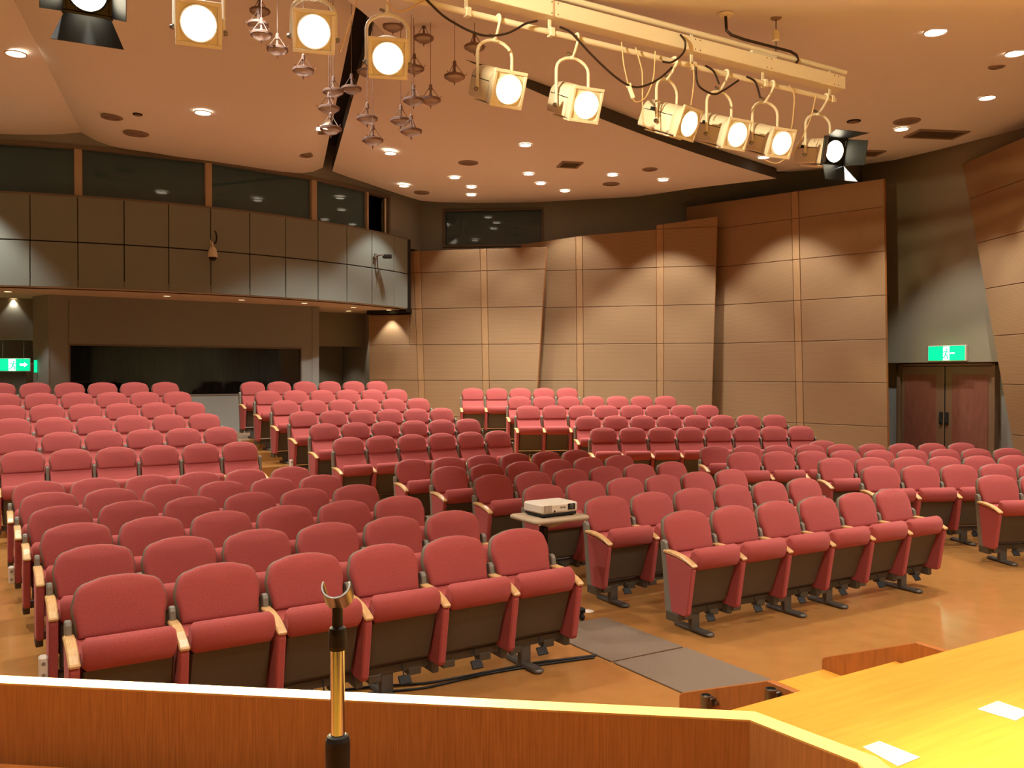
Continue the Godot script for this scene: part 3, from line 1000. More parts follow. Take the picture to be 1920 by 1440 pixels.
func stage() -> void:
	var o := thing("stage", "yellow polished wooden stage platform with a straight front edge", "stage", V(STAGE_O.x, 0, STAGE_O.y), STAGE_A)
	var mb := MB.new()
	mb.box(Vector3(5.0, 0.04, 12.5), 0.006)
	obj("deck", mb, mat.stage_wood, o, at(Vector3(-0.25, 0.58, 2.5), PI / 2))
	mb = MB.new()
	mb.box(Vector3(12.4, 0.56, 0.04), 0.004, at(Vector3(-0.25, 0.28, 0.05)))
	obj("fascia", mb, mat.stage_front, o)
	# steps: two treads between two cheek boards
	var s := thing("stage_steps", "orange wooden steps set against the stage edge between two cheek boards", "steps", V(STAGE_O.x, 0, STAGE_O.y), STAGE_A)
	for k in [[0.385, 0.40], [0.89, 0.20]]:
		mb = MB.new()
		var from: float = 0.0 if k[1] > 0.3 else 0.385
		mb.box(Vector3(1.14, 0.03, k[0] - from + 0.02), 0.004, at(Vector3(0.775, k[1] - 0.015, -(from + k[0] + 0.02) * 0.5)))
		obj("tread", mb, mat.stage_wood, s)
		mb = MB.new()
		mb.box(Vector3(1.14, 0.17, 0.02), 0.002, at(Vector3(0.775, k[1] - 0.115, -k[0] + 0.02)))
		obj("riser", mb, mat.stage_front, s)
	for x in [0.16, 1.35]:
		mb = MB.new()
		mb.prism(PackedVector2Array([Vector2(0.0, 0.0), Vector2(0.93, 0.0), Vector2(0.93, 0.25), Vector2(0.915, 0.272), Vector2(0.28, 0.54), Vector2(0.0, 0.54)]), 0.0, 0.04, 0.003, false, Transform3D(Basis(Vector3(0, 0, -1), Vector3(0, 1, 0), Vector3(1, 0, 0)), Vector3(x, 0, 0)))
		obj("cheek_board", mb, mat.stage_front, s)
	for q in [[0.215, 0.53], [0.666, 0.35]]:
		mb = MB.new()
		mb.lathe([Vector2(0.02, -0.07), Vector2(0.028, -0.07), Vector2(0.028, -0.005), Vector2(0.03, 0.0), Vector2(0.024, 0.002), Vector2(0.022, -0.04), Vector2(0.0, -0.04), Vector2(0, -0.07), Vector2(0.02, -0.07)], 16, at(Vector3(0.115, q[1], -q[0])))
		mb.box(Vector3(0.04, 0.05, 0.06), 0.004, at(Vector3(0.14, q[1] - 0.035, -q[0])))
		for e in [-1, 1]:
			mb.lathe([Vector2(0, 0), Vector2(0.011, 0.0), Vector2(0.011, 0.02), Vector2(0, 0.022)], 10, Transform3D(Basis(Vector3(0, 0, 1), PI / 2), Vector3(0.155, q[1] - 0.035, -q[0] + e * 0.045)))
		obj("rail_socket", mb, mat.nickel, s)
	# paper sheets taped to the deck
	var k := 0
	for q in [[Vector2(2.045, 3.725), Vector2(2.19, 3.82), Vector2(2.26, 3.69), Vector2(2.14, 3.60)], [Vector2(1.385, 3.345), Vector2(1.475, 3.40), Vector2(1.57, 3.255), Vector2(1.45, 3.18)]]:
		mb = MB.new()
		slab(mb, q, 0.6005, 0.602)
		tag(obj("paper_sheet", mb, mat.paper), ["pale paper sheet lying on the open middle of the stage deck", "pale paper sheet on the stage deck tucked behind the console corner"][k], "paper", "paper sheets on the stage")
		k += 1

# ------------------------------------------------------------------ theatre seats
func ordinal(n: int) -> String:
	return ["first", "second", "third", "fourth", "fifth", "sixth", "seventh", "eighth", "ninth", "tenth"][n]

func shared(key: String, make: Callable) -> ArrayMesh:
	if not mesh_cache.has(key):
		var mb := MB.new()
		make.call(mb)
		mesh_cache[key] = mb.mesh()
	return mesh_cache[key]

# side profiles are given as (z, y) and extruded along x
func side(poly: Array, mb: MB, x0: float, x1: float, bevel: float, smooth := false) -> void:
	var q := PackedVector2Array()
	for v in poly:
		q.append(v)
	mb.prism(q, x0, x1, bevel, smooth, Transform3D(Basis(Vector3(0, 0, 1), Vector3(0, 1, 0), Vector3(1, 0, 0)), Vector3.ZERO))

func back_outline(w: float, h: float, grow: float) -> PackedVector2Array:
	# half outline up the right side, mirrored
	var r := 0.085
	var half := [Vector2(w * 0.5 - 0.018, 0.0), Vector2(w * 0.5 - 0.013, h * 0.25), Vector2(w * 0.5 - 0.002, h * 0.42), Vector2(w * 0.5, h * 0.55)]
	var cx := w * 0.5 - 0.012 - r
	var cy := h - 0.026 - r
	for a in [5, 25, 45, 65, 82]:
		half.append(Vector2(cx + r * cos(deg_to_rad(a)), cy + r * sin(deg_to_rad(a))))
	half.append(Vector2(w * 0.2, h - 0.008))
	half.append(Vector2(w * 0.08, h - 0.001))
	var q := PackedVector2Array()
	for v in half:
		q.append(Vector2(v.x + grow, v.y + (grow if v.y > h * 0.3 else 0.0)))
	for i in range(half.size() - 1, -1, -1):
		q.append(Vector2(-half[i].x - grow, half[i].y + (grow if half[i].y > h * 0.3 else 0.0)))
	return q

func make_seat(upper: bool, last: bool, foot: bool) -> Node3D:
	var up := 0.158 if upper else 0.0
	var key := "u" if upper else "l"
	var h := 0.285 if upper else 0.325
	var top := 0.93 + up
	var lean := 0.33
	var root := Node3D.new()
	# back: leaning pad with its bottom edge forward of the top
	var bt := Transform3D(Basis(Vector3.RIGHT, -lean), Vector3(0, top - h * cos(lean), h * sin(lean) - 0.02))
	obj("backrest", shared("back" + key, func(mb): mb.pad(back_outline(0.480, h, 0.0), 0.058, 0.03, 0.016, bt)), mat.red_velour, root)
	var sh := Transform3D(Basis(Vector3.RIGHT, -lean), Vector3(0, top - h * cos(lean), h * sin(lean) - 0.02) + Vector3(0, -0.01, -0.02))
	obj("back_shell", shared("shell" + key, func(mb): mb.prism(back_outline(0.488, h + 0.004, 0.003), 0.0, 0.038, 0.006, true, sh)), mat.grey_shell, root)
	# lower back and the folded seat's inner face
	var yb := top - h * cos(lean) + 0.01
	obj("lower_back", shared("low" + key, func(mb): side([Vector2(0.06, yb + 0.02), Vector2(0.10, yb + 0.004), Vector2(0.235, 0.64 if upper else 0.595), Vector2(0.235, 0.40), Vector2(0.06, 0.40)], mb, -0.232, 0.232, 0.008)), mat.red_velour, root)
	# folded seat: s runs up the seat from the hinge, t forward
	var ax := Vector2(0.35, 0.937)
	var pt := Vector2(0.937, -0.35)
	var o := Vector2(0.225, 0.275)
	var st := func(s: float, t: float) -> Vector2: return o + ax * s + pt * t
	obj("seat_cushion", shared("cushion", func(mb):
		var poly := []
		for q in [[0.02, -0.035], [0.34, -0.04], [0.40, -0.042], [0.435, -0.034], [0.458, -0.014], [0.466, 0.012], [0.458, 0.042], [0.437, 0.066], [0.405, 0.08], [0.365, 0.084], [0.33, 0.078], [0.31, 0.066], [0.30, 0.046], [0.30, 0.0], [0.02, 0.0]]:
			poly.append(st.call(q[0], q[1]))
		side(poly, mb, -0.228, 0.228, 0.022, true)), mat.red_velour, root)
	obj("seat_pan", shared("pan", func(mb):
		var poly := []
		for q in [[-0.03, 0.0], [-0.045, 0.02], [-0.04, 0.042], [-0.015, 0.055], [0.298, 0.05], [0.30, 0.0]]:
			poly.append(st.call(q[0], q[1]))
		side(poly, mb, -0.222, 0.222, 0.01)), mat.brown_plastic, root)
	# arm sets: one on the left of each seat, another closing the row
	var sides := [-1, 1] if last else [-1]
	for e in sides:
		var x: float = e * PITCH * 0.5
		var ty := 0.737 + up
		obj("bracket", shared("bracket" + key, func(mb): side([Vector2(0.045, ty - 0.02), Vector2(0.055, ty - 0.004), Vector2(0.075, ty), Vector2(0.095, ty - 0.006), Vector2(0.107, ty - 0.025), Vector2(0.135, 0.55), Vector2(0.20, 0.17), Vector2(0.11, 0.17), Vector2(0.07, 0.55)], mb, -0.018, 0.018, 0.006)), mat.grey_metal, root, at(Vector3(x, 0, 0)))
		obj("arm_panel", shared("armpanel", func(mb): side([Vector2(0.115, 0.635), Vector2(0.25, 0.626), Vector2(0.35, 0.605), Vector2(0.425, 0.575), Vector2(0.428, 0.55), Vector2(0.372, 0.21), Vector2(0.362, 0.19), Vector2(0.345, 0.18), Vector2(0.20, 0.18), Vector2(0.185, 0.2)], mb, -0.0255, 0.0255, 0.010)), mat.red_velour, root, at(Vector3(x, 0, 0)))
		obj("armrest", shared("armrest", func(mb): side([Vector2(0.09, 0.640), Vector2(0.09, 0.655), Vector2(0.10, 0.664), Vector2(0.20, 0.663), Vector2(0.30, 0.648), Vector2(0.38, 0.624), Vector2(0.432, 0.600), Vector2(0.440, 0.590), Vector2(0.436, 0.578), Vector2(0.35, 0.606), Vector2(0.25, 0.628)], mb, -0.029, 0.029, 0.007)), mat.arm_wood, root, at(Vector3(x, 0, 0)))
		obj("bracket_foot", shared("bfoot", func(mb): mb.box(Vector3(0.05, 0.075, 0.15), 0.006, at(Vector3(0, 0.15, 0.20)))), mat.brown_plastic, root, at(Vector3(x, 0, 0)))
	obj("beam", shared("beam", func(mb):
		mb.box(Vector3(PITCH, 0.055, 0.06), 0.004, at(Vector3(0, 0.175, 0.19)))
		for e in [-1, 1]:
			mb.box(Vector3(0.09, 0.05, 0.075), 0.004, at(Vector3(e * 0.14, 0.135, 0.19)))), mat.brown_plastic, root)
	obj("pedal", shared("pedal", func(mb):
		mb.box(Vector3(0.085, 0.012, 0.06), 0.004, Transform3D(Basis(Vector3.RIGHT, 0.9), Vector3(0.04, 0.115, 0.285)))
		mb.tube([Vector3(0.04, 0.2, 0.24), Vector3(0.04, 0.12, 0.28)], 0.005, 6)), mat.black, root)
	if foot:
		obj("foot", shared("foot", func(mb):
			mb.box(Vector3(0.085, 0.16, 0.05), 0.006, at(Vector3(0, 0.09, 0.19)))
			var q := PackedVector2Array()
			for i in 20:
				var a := TAU * i / 20
				q.append(Vector2(0.045 * cos(a), 0.045 * sin(a) + (0.17 if sin(a) > 0 else -0.17)))
			mb.prism(q, 0.0, 0.03, 0.012, true, Transform3D(Basis(Vector3(1, 0, 0), Vector3(0, 0, 1), Vector3(0, 1, 0)), Vector3(0, 0, 0.19)))
			for e in [-1, 1]:
				mb.lathe([Vector2(0, 0.034), Vector2(0.018, 0.034), Vector2(0.018, 0.02), Vector2(0, 0.02)], 10, at(Vector3(0, 0, 0.19 + e * 0.17)))), mat.dark_metal, root, at(Vector3(-0.05, 0, 0)))
	return root

func seats() -> void:
	var blocks := {"A": "the front left block", "B": "the front middle block", "C": "the right side block", "D": "the raised left block", "E": "the raised middle block", "F": "the raised right block"}
	var protos := {}
	for b in ["A", "B", "C", "D", "E", "F"]:
		var upper: bool = b in ["D", "E", "F"]
		var rows: Array = ROWS[b]
		for r in rows.size():
			var q: Array = rows[r]
			var n: int = COUNTS[b][r]
			for j in n:
				var last: bool = j == n - 1
				var foot: bool = j % 3 != 1
				var key := [upper, last, foot]
				var o: Node3D
				if protos.has(key):
					o = protos[key].duplicate()
				else:
					o = make_seat(upper, last, foot)
					protos[key] = o
				o.name = numbered("theatre_seat")
				add_child(o, true)
				var p := Vector2(q[0], q[1]) + Vector2(cos(q[2]), sin(q[2])) * PITCH * j
				o.position = V(p.x, RISE * r if upper else 0.0, p.y)
				o.rotation.y = q[2]
				var place := "%s from left" % ordinal(j)
				var row := "the %s row" % ("front" if r == 0 else ("back" if r == rows.size() - 1 else ordinal(r)))
				tag(o, "red theatre seat, %s in %s of %s" % [place, row, blocks[b]], "seat", "red seats of " + blocks[b])
	# white socket boxes screwed to three of the aisle-end arms
	for s in [["A", 1, 0.30], ["A", 4, 0.28], ["E", 2, 0.27]]:
		var n := 0
		for b in ["A", "B", "C", "D", "E", "F"]:
			for r in ROWS[b].size():
				if b == s[0] and r == s[1]:
					var o := get_node("theatre_seat" if n == 0 else "theatre_seat_%03d" % n)
					var mb := MB.new()
					mb.box(Vector3(0.05, 0.15, 0.075), 0.01, at(Vector3(-PITCH * 0.5 - 0.052, s[2] - 0.02, 0.345)))
					var box := obj("socket_box", mb, mat.white_plastic, o)
					box.set_meta("label", "white plastic socket box")
					mb = MB.new()
					for e in [-1, 1]:
						mb.lathe([Vector2(0, 0), Vector2(0.012, 0), Vector2(0.012, 0.003), Vector2(0, 0.003)], 10, Transform3D(Basis(Vector3.RIGHT, PI / 2), Vector3(-PITCH * 0.5 - 0.052, s[2] - 0.02 + e * 0.035, 0.3815)))
					obj("socket_hole", mb, mat.grille_grey, box)
				n += COUNTS[b][r]

# ------------------------------------------------------------------ recessed lamps
func downlight(p: Vector3, r: float, label: String, glow_m: Material, e: float, angle: float, tilt := Vector3.DOWN) -> void:
	var o := thing("downlight", label, "ceiling light", p, 0.0, "recessed downlights")
	var mb := MB.new()
	mb.lathe([Vector2(r, -0.006), Vector2(r * 1.1, -0.01), Vector2(r * 1.16, -0.002), Vector2(r * 1.16, 0.006), Vector2(r, 0.006), Vector2(r, -0.006)], 24)
	obj("trim_ring", mb, mat.white_plastic, o)
	mb = MB.new()
	mb.lathe([Vector2(0, -0.008), Vector2(r * 0.98, -0.006), Vector2(r * 0.98, 0.002), Vector2(0, 0.002)], 24)
	obj("lamp_lens", mb, glow_m, o)
	spot_light(o, Vector3(0, -0.03, 0), tilt, WARM, e, angle, 0.4, r * 0.6)

func downlights() -> void:
	var g: Material = mat.downlight_glow
	var fd := func(x: float, d: float) -> float: return 6.07 + 0.26 * pow(fold_u(x, d), 6.0)
	# over the left part
	for k in [[-6.54, 11.29, "big round downlight alone at the left edge of the ceiling"], [-4.74, 13.12, "round downlight alone in the middle of the sagging left ceiling"], [-3.24, 14.47, "round downlight partly hidden by a hanging bowl lamp"]]:
		downlight(V(k[0], (6.262 if k[0] < -6.0 else fd.call(k[0], k[1]) - 0.025), k[1]), 0.115, k[2], g, DOWN_ENERGY, 50.0)
	# the wedge
	var wedge := [[-2.22, 15.6, "downlight just below the lowest hanging bowl lamp"], [0.23, 15.03, "downlight below the second round-lensed spotlight, nearest in the wedge ceiling"],
		[-1.18, 17.54, "downlight fourth from the rear wall side beside a faint round diffuser"], [-2.32, 18.33, "leftmost downlight near the rear corner of the wedge ceiling"],
		[-0.88, 18.43, "upper of the two downlights stacked above the first wood panel"], [-0.92, 19.25, "lower of the two downlights stacked above the first wood panel"],
		[0.33, 17.21, "downlight to the left of the square ceiling grille, upper one"], [0.6, 18.07, "downlight to the left of the square ceiling grille, lower one"],
		[1.16, 18.81, "downlight closest to the rear wall above the second wood panel"], [2.03, 17.3, "downlight to the right of the square ceiling grille, left one"],
		[3.13, 17.73, "downlight to the right of the square ceiling grille, right one"]]
	for k in wedge:
		var near: bool = k[1] > 18.0
		downlight(V(k[0], 6.065, k[1]), 0.1, k[2], g, DOWN_ENERGY * (0.30 if near else 0.9), 44.0 if k[1] > 16.0 else 58.0)
	for k in [[4.58, 9.28, "large downlight at the top right, right of the hanging conduit"], [6.19, 10.55, "downlight cut by the right edge of the view"], [7.24, 13.06, "downlight by the curved edge of the right ceiling"], [6.73, 14.81, "downlight beside the round diffuser over the right seats"], [4.92, 16.74, "downlight half hidden under the last but one spotlight"]]:
		downlight(V(k[0], height_c(k[1]) - 0.012, k[1]), 0.11, k[2], g, DOWN_ENERGY, 44.0)
	# outside the picture: all but the balcony lamp are added to brighten the hall
	for k in [[-9.6, 13.75, 6.14, "the balcony's far end"], [-9.5, 8.5, 6.15, "the outer aisle, added as fill"], [-2.5, 7.7, 6.31, "the central aisle, added as fill"], [-5.5, 7.0, 6.31, "the front block's outer rows, added as fill"], [-3.2, 4.2, 6.31, "the front row's near end, added as fill"], [-7.5, 4.5, 6.31, "the outer front seats, added as fill"], [6.5, 7.0, 5.27, "the side wall panel, added as fill"], [4.0, 5.2, 5.27, "the stage steps, added as fill"], [1.2, 3.2, 5.27, "the stage edge, added as fill"], [4.0, 1.5, 5.27, "the open stage, added as fill"], [-1.0, 0.8, 5.27, "the console, added as fill"], [7.0, 3.0, 5.27, "the stage corner, added as fill"]]:
		downlight(V(k[0], k[2] - 0.012, k[1]), 0.11, "round downlight outside the view over " + k[3], g, DOWN_ENERGY * (0.6 if k[1] < 6.0 else (1.3 if k[1] > 13.0 else 1.0)), 60.0 if k[1] < 13.0 else 44.0)
	# small lamps in the soffit and in the corridors
	var sg: Material = mat.soffit_glow
	var sl := [[-9.17, 15.53, "pair-like bright soffit lamp above the hanging exit sign, front one"], [-9.92, 16.99, "dim soffit lamp above the hanging exit sign, rear one"], [-6.63, 16.40, "small soffit lamp above the left part of the control room window"], [-5.46, 17.24, "small soffit lamp above the middle of the control room window"], [-4.39, 18.04, "small soffit lamp above the right end of the control room window"], [-3.57, 19.22, "soffit lamp over the corridor, nearer the balcony edge"], [-3.9, 20.94 - 0.6, "dim soffit lamp over the corridor, deeper in"], [-2.89, 20.02, "bright soffit lamp washing the edge of the first wood panel"]]
	for i in sl.size():
		downlight(V(sl[i][0], SOFFIT - 0.004, sl[i][1]), 0.065, sl[i][2], sg, [1.2, 0.7, 0.8, 0.8, 0.8, 0.8, 1.0, 1.6][i], 40.0)
	downlight(V(-10.01, 2.85, 17.6), 0.06, "tiny lamp under the corridor header by the exit sign", sg, 0.7, 60.0)
	downlight(V(-4.9, 2.85, 21.4), 0.06, "tiny lamp under the header of the corridor by the wood panel", sg, 0.5, 60.0)

# ------------------------------------------------------------------ the lighting batten and its spots
const RIG_T := 0.5255

func rig_at(x: float, h: float, off := 0.0) -> Vector3:
	return V(x, h, 6.9 + 0.58 * x + off)

func rig() -> void:
	var o := thing("lighting_batten", "cream lighting batten of box beam and two pipes hung under the ceiling", "lighting rig", rig_at(0, 4.885), RIG_T)
	# local x runs along the batten; world x = local x * cos
	var c := cos(RIG_T)
	var x0 := -3.4 / c
	var x1 := 3.40 / c
	var mb := MB.new()
	mb.tube([Vector3(x0, 0, 0), Vector3(3.32 / c, 0, 0)], 0.025, 14)
	obj("lower_pipe", mb, mat.cream_metal, o)
	mb = MB.new()
	mb.box(Vector3(x1 - x0, 0.125, 0.006), 0.002, at(Vector3((x0 + x1) * 0.5, 0.178, 0.055)))
	for s in [-1, 1]:
		mb.box(Vector3(x1 - x0, 0.006, 0.13), 0.002, at(Vector3((x0 + x1) * 0.5, 0.178 + s * 0.0625, -0.01)))
	mb.box(Vector3(0.006, 0.125, 0.13), 0.002, at(Vector3(x1, 0.178, -0.01)))
	obj("box_beam", mb, mat.cream_metal, o)
	mb = MB.new()
	mb.tube([Vector3(x0, 0.32, -0.02), Vector3(3.48 / c, 0.32, -0.02)], 0.026, 14)
	obj("upper_pipe", mb, mat.cream_metal, o)
	for x in [-2.2, -0.35, 0.32, 1.66, 2.45, 3.28]:
		mb = MB.new()
		mb.box(Vector3(0.03, 0.30, 0.012), 0.002, at(Vector3(x / c, 0.17, -0.025)))
		mb.box(Vector3(0.045, 0.07, 0.06), 0.004, at(Vector3(x / c, 0.0, 0.0)))
		obj("hanger", mb, mat.cream_metal, o)
		for e in [[-1, -1], [-1, 1], [1, -1], [1, 1]]:
			mb = MB.new()
			mb.lathe([Vector2(0, 0.004), Vector2(0.006, 0.003), Vector2(0.007, 0.0), Vector2(0, 0)], 8, Transform3D(Basis(Vector3.RIGHT, PI / 2), Vector3(x / c + e[0] * 0.03, 0.178 + e[1] * 0.045, 0.058)))
			obj("bolt", mb, mat.grille_grey, o)
	mb = MB.new()
	mb.box(Vector3(0.02, 0.126, 0.009), 0.001, at(Vector3(0.31 / c, 0.178, 0.055)))
	obj("joint_plate", mb, mat.mullion_paint, o)
	mb = MB.new()
	mb.box(Vector3(0.34, 0.07, 0.10), 0.006, at(Vector3(2.46 / c, 0.275, -0.06)))
	obj("terminal_box", mb, mat.cream_metal, o)
	# conduit down from the ceiling, along the upper pipe and into the box
	mb = MB.new()
	var y_c := height_c(8.0) - 4.885
	mb.tube([Vector3(2.02 / c, y_c, -0.02), Vector3(2.03 / c, 0.42, -0.02), Vector3(2.06 / c, 0.375, 0.01), Vector3(2.2 / c, 0.365, 0.01), Vector3(2.75 / c, 0.37, 0.01), Vector3(2.82 / c, 0.35, 0.01), Vector3(2.85 / c, 0.31, 0.0), Vector3(2.82 / c, 0.265, 0.0), Vector3(2.74 / c, 0.25, -0.02)], 0.014, 10)
	obj("conduit", mb, mat.cable_brown, o)
	mb = MB.new()
	mb.lathe([Vector2(0, 0.0), Vector2(0.06, 0.0), Vector2(0.075, 0.02), Vector2(0, 0.02)], 18, at(Vector3(2.02 / c, y_c - 0.02, -0.02)))
	obj("ceiling_cup", mb, mat.cream_metal, o)
	for x in [2.60, -1.4]:
		mb = MB.new()
		var yt := height_c(6.9 + 0.58 * x) - 4.885
		mb.tube([Vector3(x / c, yt, -0.02), Vector3(x / c, 0.35, -0.02)], 0.007, 8)
		obj("suspension_wire", mb, mat.nickel, o)
		mb = MB.new()
		mb.lathe([Vector2(0, -0.06), Vector2(0.032, -0.055), Vector2(0.036, -0.045), Vector2(0.036, 0.045), Vector2(0.03, 0.055), Vector2(0, 0.06)], 16, at(Vector3(x / c, 0.35 + (yt - 0.35) * 0.45, -0.02)))
		obj("insulator", mb, mat.cream_metal, o)
		mb = MB.new()
		mb.lathe([Vector2(0, 0), Vector2(0.05, 0), Vector2(0.055, 0.012), Vector2(0, 0.014)], 18, at(Vector3(x / c, yt - 0.014, -0.02)))
		obj("ceiling_cup", mb, mat.grille_grey, o)
	# the spots: lens centre, yaw, pitch
	var lamps := [
		[V(-2.60, 4.40, 5.25), 0.45, 0.42, true, "barn-door spotlight at the top left, cut by the frame"],
		[V(-2.028, 4.328, 5.542), 0.34, 0.42, false, "glaring stage spotlight third from left along the batten end"],
		[V(-1.373, 4.432, 5.933), 0.24, 0.40, false, "glaring stage spotlight between the two other dazzling ones"],
		[V(-0.902, 4.351, 6.214), 0.16, 0.42, false, "glaring stage spotlight under a U-shaped yoke, nearest the dark cable"],
		[V(-0.029, 4.299, 6.733), 0.48, 0.42, false, "cream spotlight with square front under the first dip of dark cable"],
		[V(0.614, 4.296, 7.114), 0.42, 0.42, false, "cream spotlight with square front below the second dark cable"],
		[V(1.587, 4.309, 7.688), 0.76, 0.40, false, "cream spotlight turned furthest sideways, first of three close together"],
		[V(2.099, 4.297, 7.99), 0.50, 0.40, false, "middle one of three cream spotlights hung close together"],
		[V(2.608, 4.298, 8.29), 0.40, 0.40, false, "last of three cream spotlights hung close together"],
		[V(3.268, 4.321, 8.678), 0.34, 0.22, true, "barn-door spotlight with black flaps at the end of the batten"],
	]
	# one more at the near end of the batten, outside the view, turned along it
	for l in lamps:
		spotlight(l[0], l[1], l[2], l[3], l[4])
	# over the stage, outside the view: a short pipe with two more spots turned to the hall
	var sb := thing("stage_batten", "short cream pipe hung over the stage outside the view", "lighting rig", V(-2.6, 5.6, 2.6))
	mb = MB.new()
	mb.tube([Vector3(-1.2, 0, 0), Vector3(1.2, 0, 0)], 0.025, 12)
	obj("pipe", mb, mat.cream_metal, sb)
	mb = MB.new()
	for e in [-1, 1]:
		mb.tube([Vector3(e, 0, 0), Vector3(e, 0.74, 0)], 0.008, 6)
	obj("suspension_wires", mb, mat.nickel, sb)
	spotlight(V(-2.6, 5.05, 2.75), 2.44, 0.035, false, "stage spotlight outside the view over the stage, turned to the batten", 5.6, 2.6)
	# cables
	var dark := [
		["brown cable drooping in front of the first cream spotlight", [[-0.65, 4.88, 6.48], [-0.53, 4.79, 6.55], [-0.41, 4.74, 6.62], [-0.23, 4.71, 6.73], [-0.04, 4.77, 6.84], [0.11, 4.88, 6.92], [0.2, 4.92, 6.97]]],
		["long brown cable sagging behind the second cream spotlight", [[0.39, 4.92, 7.09], [0.48, 4.9, 7.14], [0.63, 4.78, 7.23], [0.88, 4.61, 7.37], [1.08, 4.56, 7.49], [1.29, 4.67, 7.61], [1.43, 4.81, 7.7]]],
		["brown cable looping down across the beam face", [[1.5, 5.1, 7.70], [1.55, 5.04, 7.72], [1.53, 4.94, 7.71], [1.42, 4.84, 7.66], [1.33, 4.83, 7.62]]],
		["short brown cable bent down to the middle close spotlight", [[1.77, 4.89, 7.89], [1.86, 4.86, 7.95], [1.92, 4.75, 7.98]]],
		["round loop of brown cable between two close spotlights", [[1.67, 4.86, 7.83], [1.68, 4.75, 7.84], [1.72, 4.68, 7.86], [1.86, 4.65, 7.95], [1.96, 4.70, 8.0], [2.13, 4.83, 8.1]]],
		["short brown cable bent down to the last close spotlight", [[2.22, 4.88, 8.15], [2.32, 4.85, 8.21], [2.38, 4.71, 8.25]]],
	]
	for d in dark:
		tag(obj("rig_cable", tube_of(d[1], 0.0095, -0.03), mat.cable_brown), d[0], "cable", "brown cables on the batten")
	var pale := [
		["pale lead hanging straight from the pipe beside the connector", [[0.94, 4.92, 7.41], [0.96, 4.74, 7.42], [0.99, 4.61, 7.43], [1.01, 4.56, 7.45]]],
		["pale lead reaching down behind the sideways spotlight", [[1.07, 4.9, 7.48], [1.13, 4.73, 7.52], [1.14, 4.5, 7.53], [1.15, 4.25, 7.53], [1.23, 4.22, 7.58]]],
		["pale lead curving back to the dangling connector", [[1.26, 4.91, 7.59], [1.24, 4.66, 7.58], [1.17, 4.49, 7.54], [1.08, 4.43, 7.49], [1.04, 4.46, 7.46]]],
		["pale lead hanging between the first two close spotlights", [[1.61, 4.9, 7.8], [1.65, 4.79, 7.82], [1.64, 4.62, 7.82], [1.62, 4.5, 7.8]]],
		["pale lead dropping onto the last close spotlight", [[2.72, 4.9, 8.45], [2.78, 4.81, 8.48], [2.77, 4.63, 8.47], [2.75, 4.48, 8.46]]],
		["long pale lead swinging low beside the barn-door spotlight", [[3.05, 4.86, 8.64], [2.99, 4.64, 8.6], [2.88, 4.41, 8.54], [2.75, 4.23, 8.46], [2.56, 4.11, 8.35], [2.43, 4.13, 8.28]]],
		["pale lead between two glaring spotlights", [[-1.09, 4.9, 6.24], [-1.12, 4.75, 6.2], [-1.18, 4.53, 6.17], [-1.23, 4.36, 6.14]]],
		["pale lead over the yoke of a glaring spotlight", [[-0.66, 4.88, 6.5], [-0.69, 4.85, 6.46], [-0.78, 4.77, 6.4], [-0.86, 4.74, 6.36], [-0.93, 4.80, 6.33]]],
	]
	for d in pale:
		tag(obj("rig_lead", tube_of(d[1], 0.006, -0.03), mat.cable_white), d[0], "cable", "pale leads on the batten")
	mb = MB.new()
	mb.box(Vector3(0.035, 0.12, 0.03), 0.006)
	mb.box(Vector3(0.045, 0.03, 0.038), 0.005, at(Vector3(0, 0.06, 0)))
	tag(obj("cable_connector", mb, mat.cream_metal, null, Transform3D(Basis(Vector3(0, 0, 1), 0.35), V(1.03, 4.51, 7.43))), "cream cable connector dangling under the pipe between spotlights", "connector")

func tube_of(pts: Array, r: float, off := 0.0) -> MB:
	var c := Curve3D.new()
	var q := []
	for k in pts:
		q.append(V(k[0], k[1], k[2] + off))
	for i in q.size():
		var t: Vector3 = (q[mini(i + 1, q.size() - 1)] - q[maxi(i - 1, 0)]) / 6.0
		c.add_point(q[i], -t, t)
	var out := []
	var n := q.size() * 5
	for i in n + 1:
		out.append(c.sample_baked(c.get_baked_length() * i / n, true))
	var mb := MB.new()
	mb.tube(out, r, 7)
	return mb

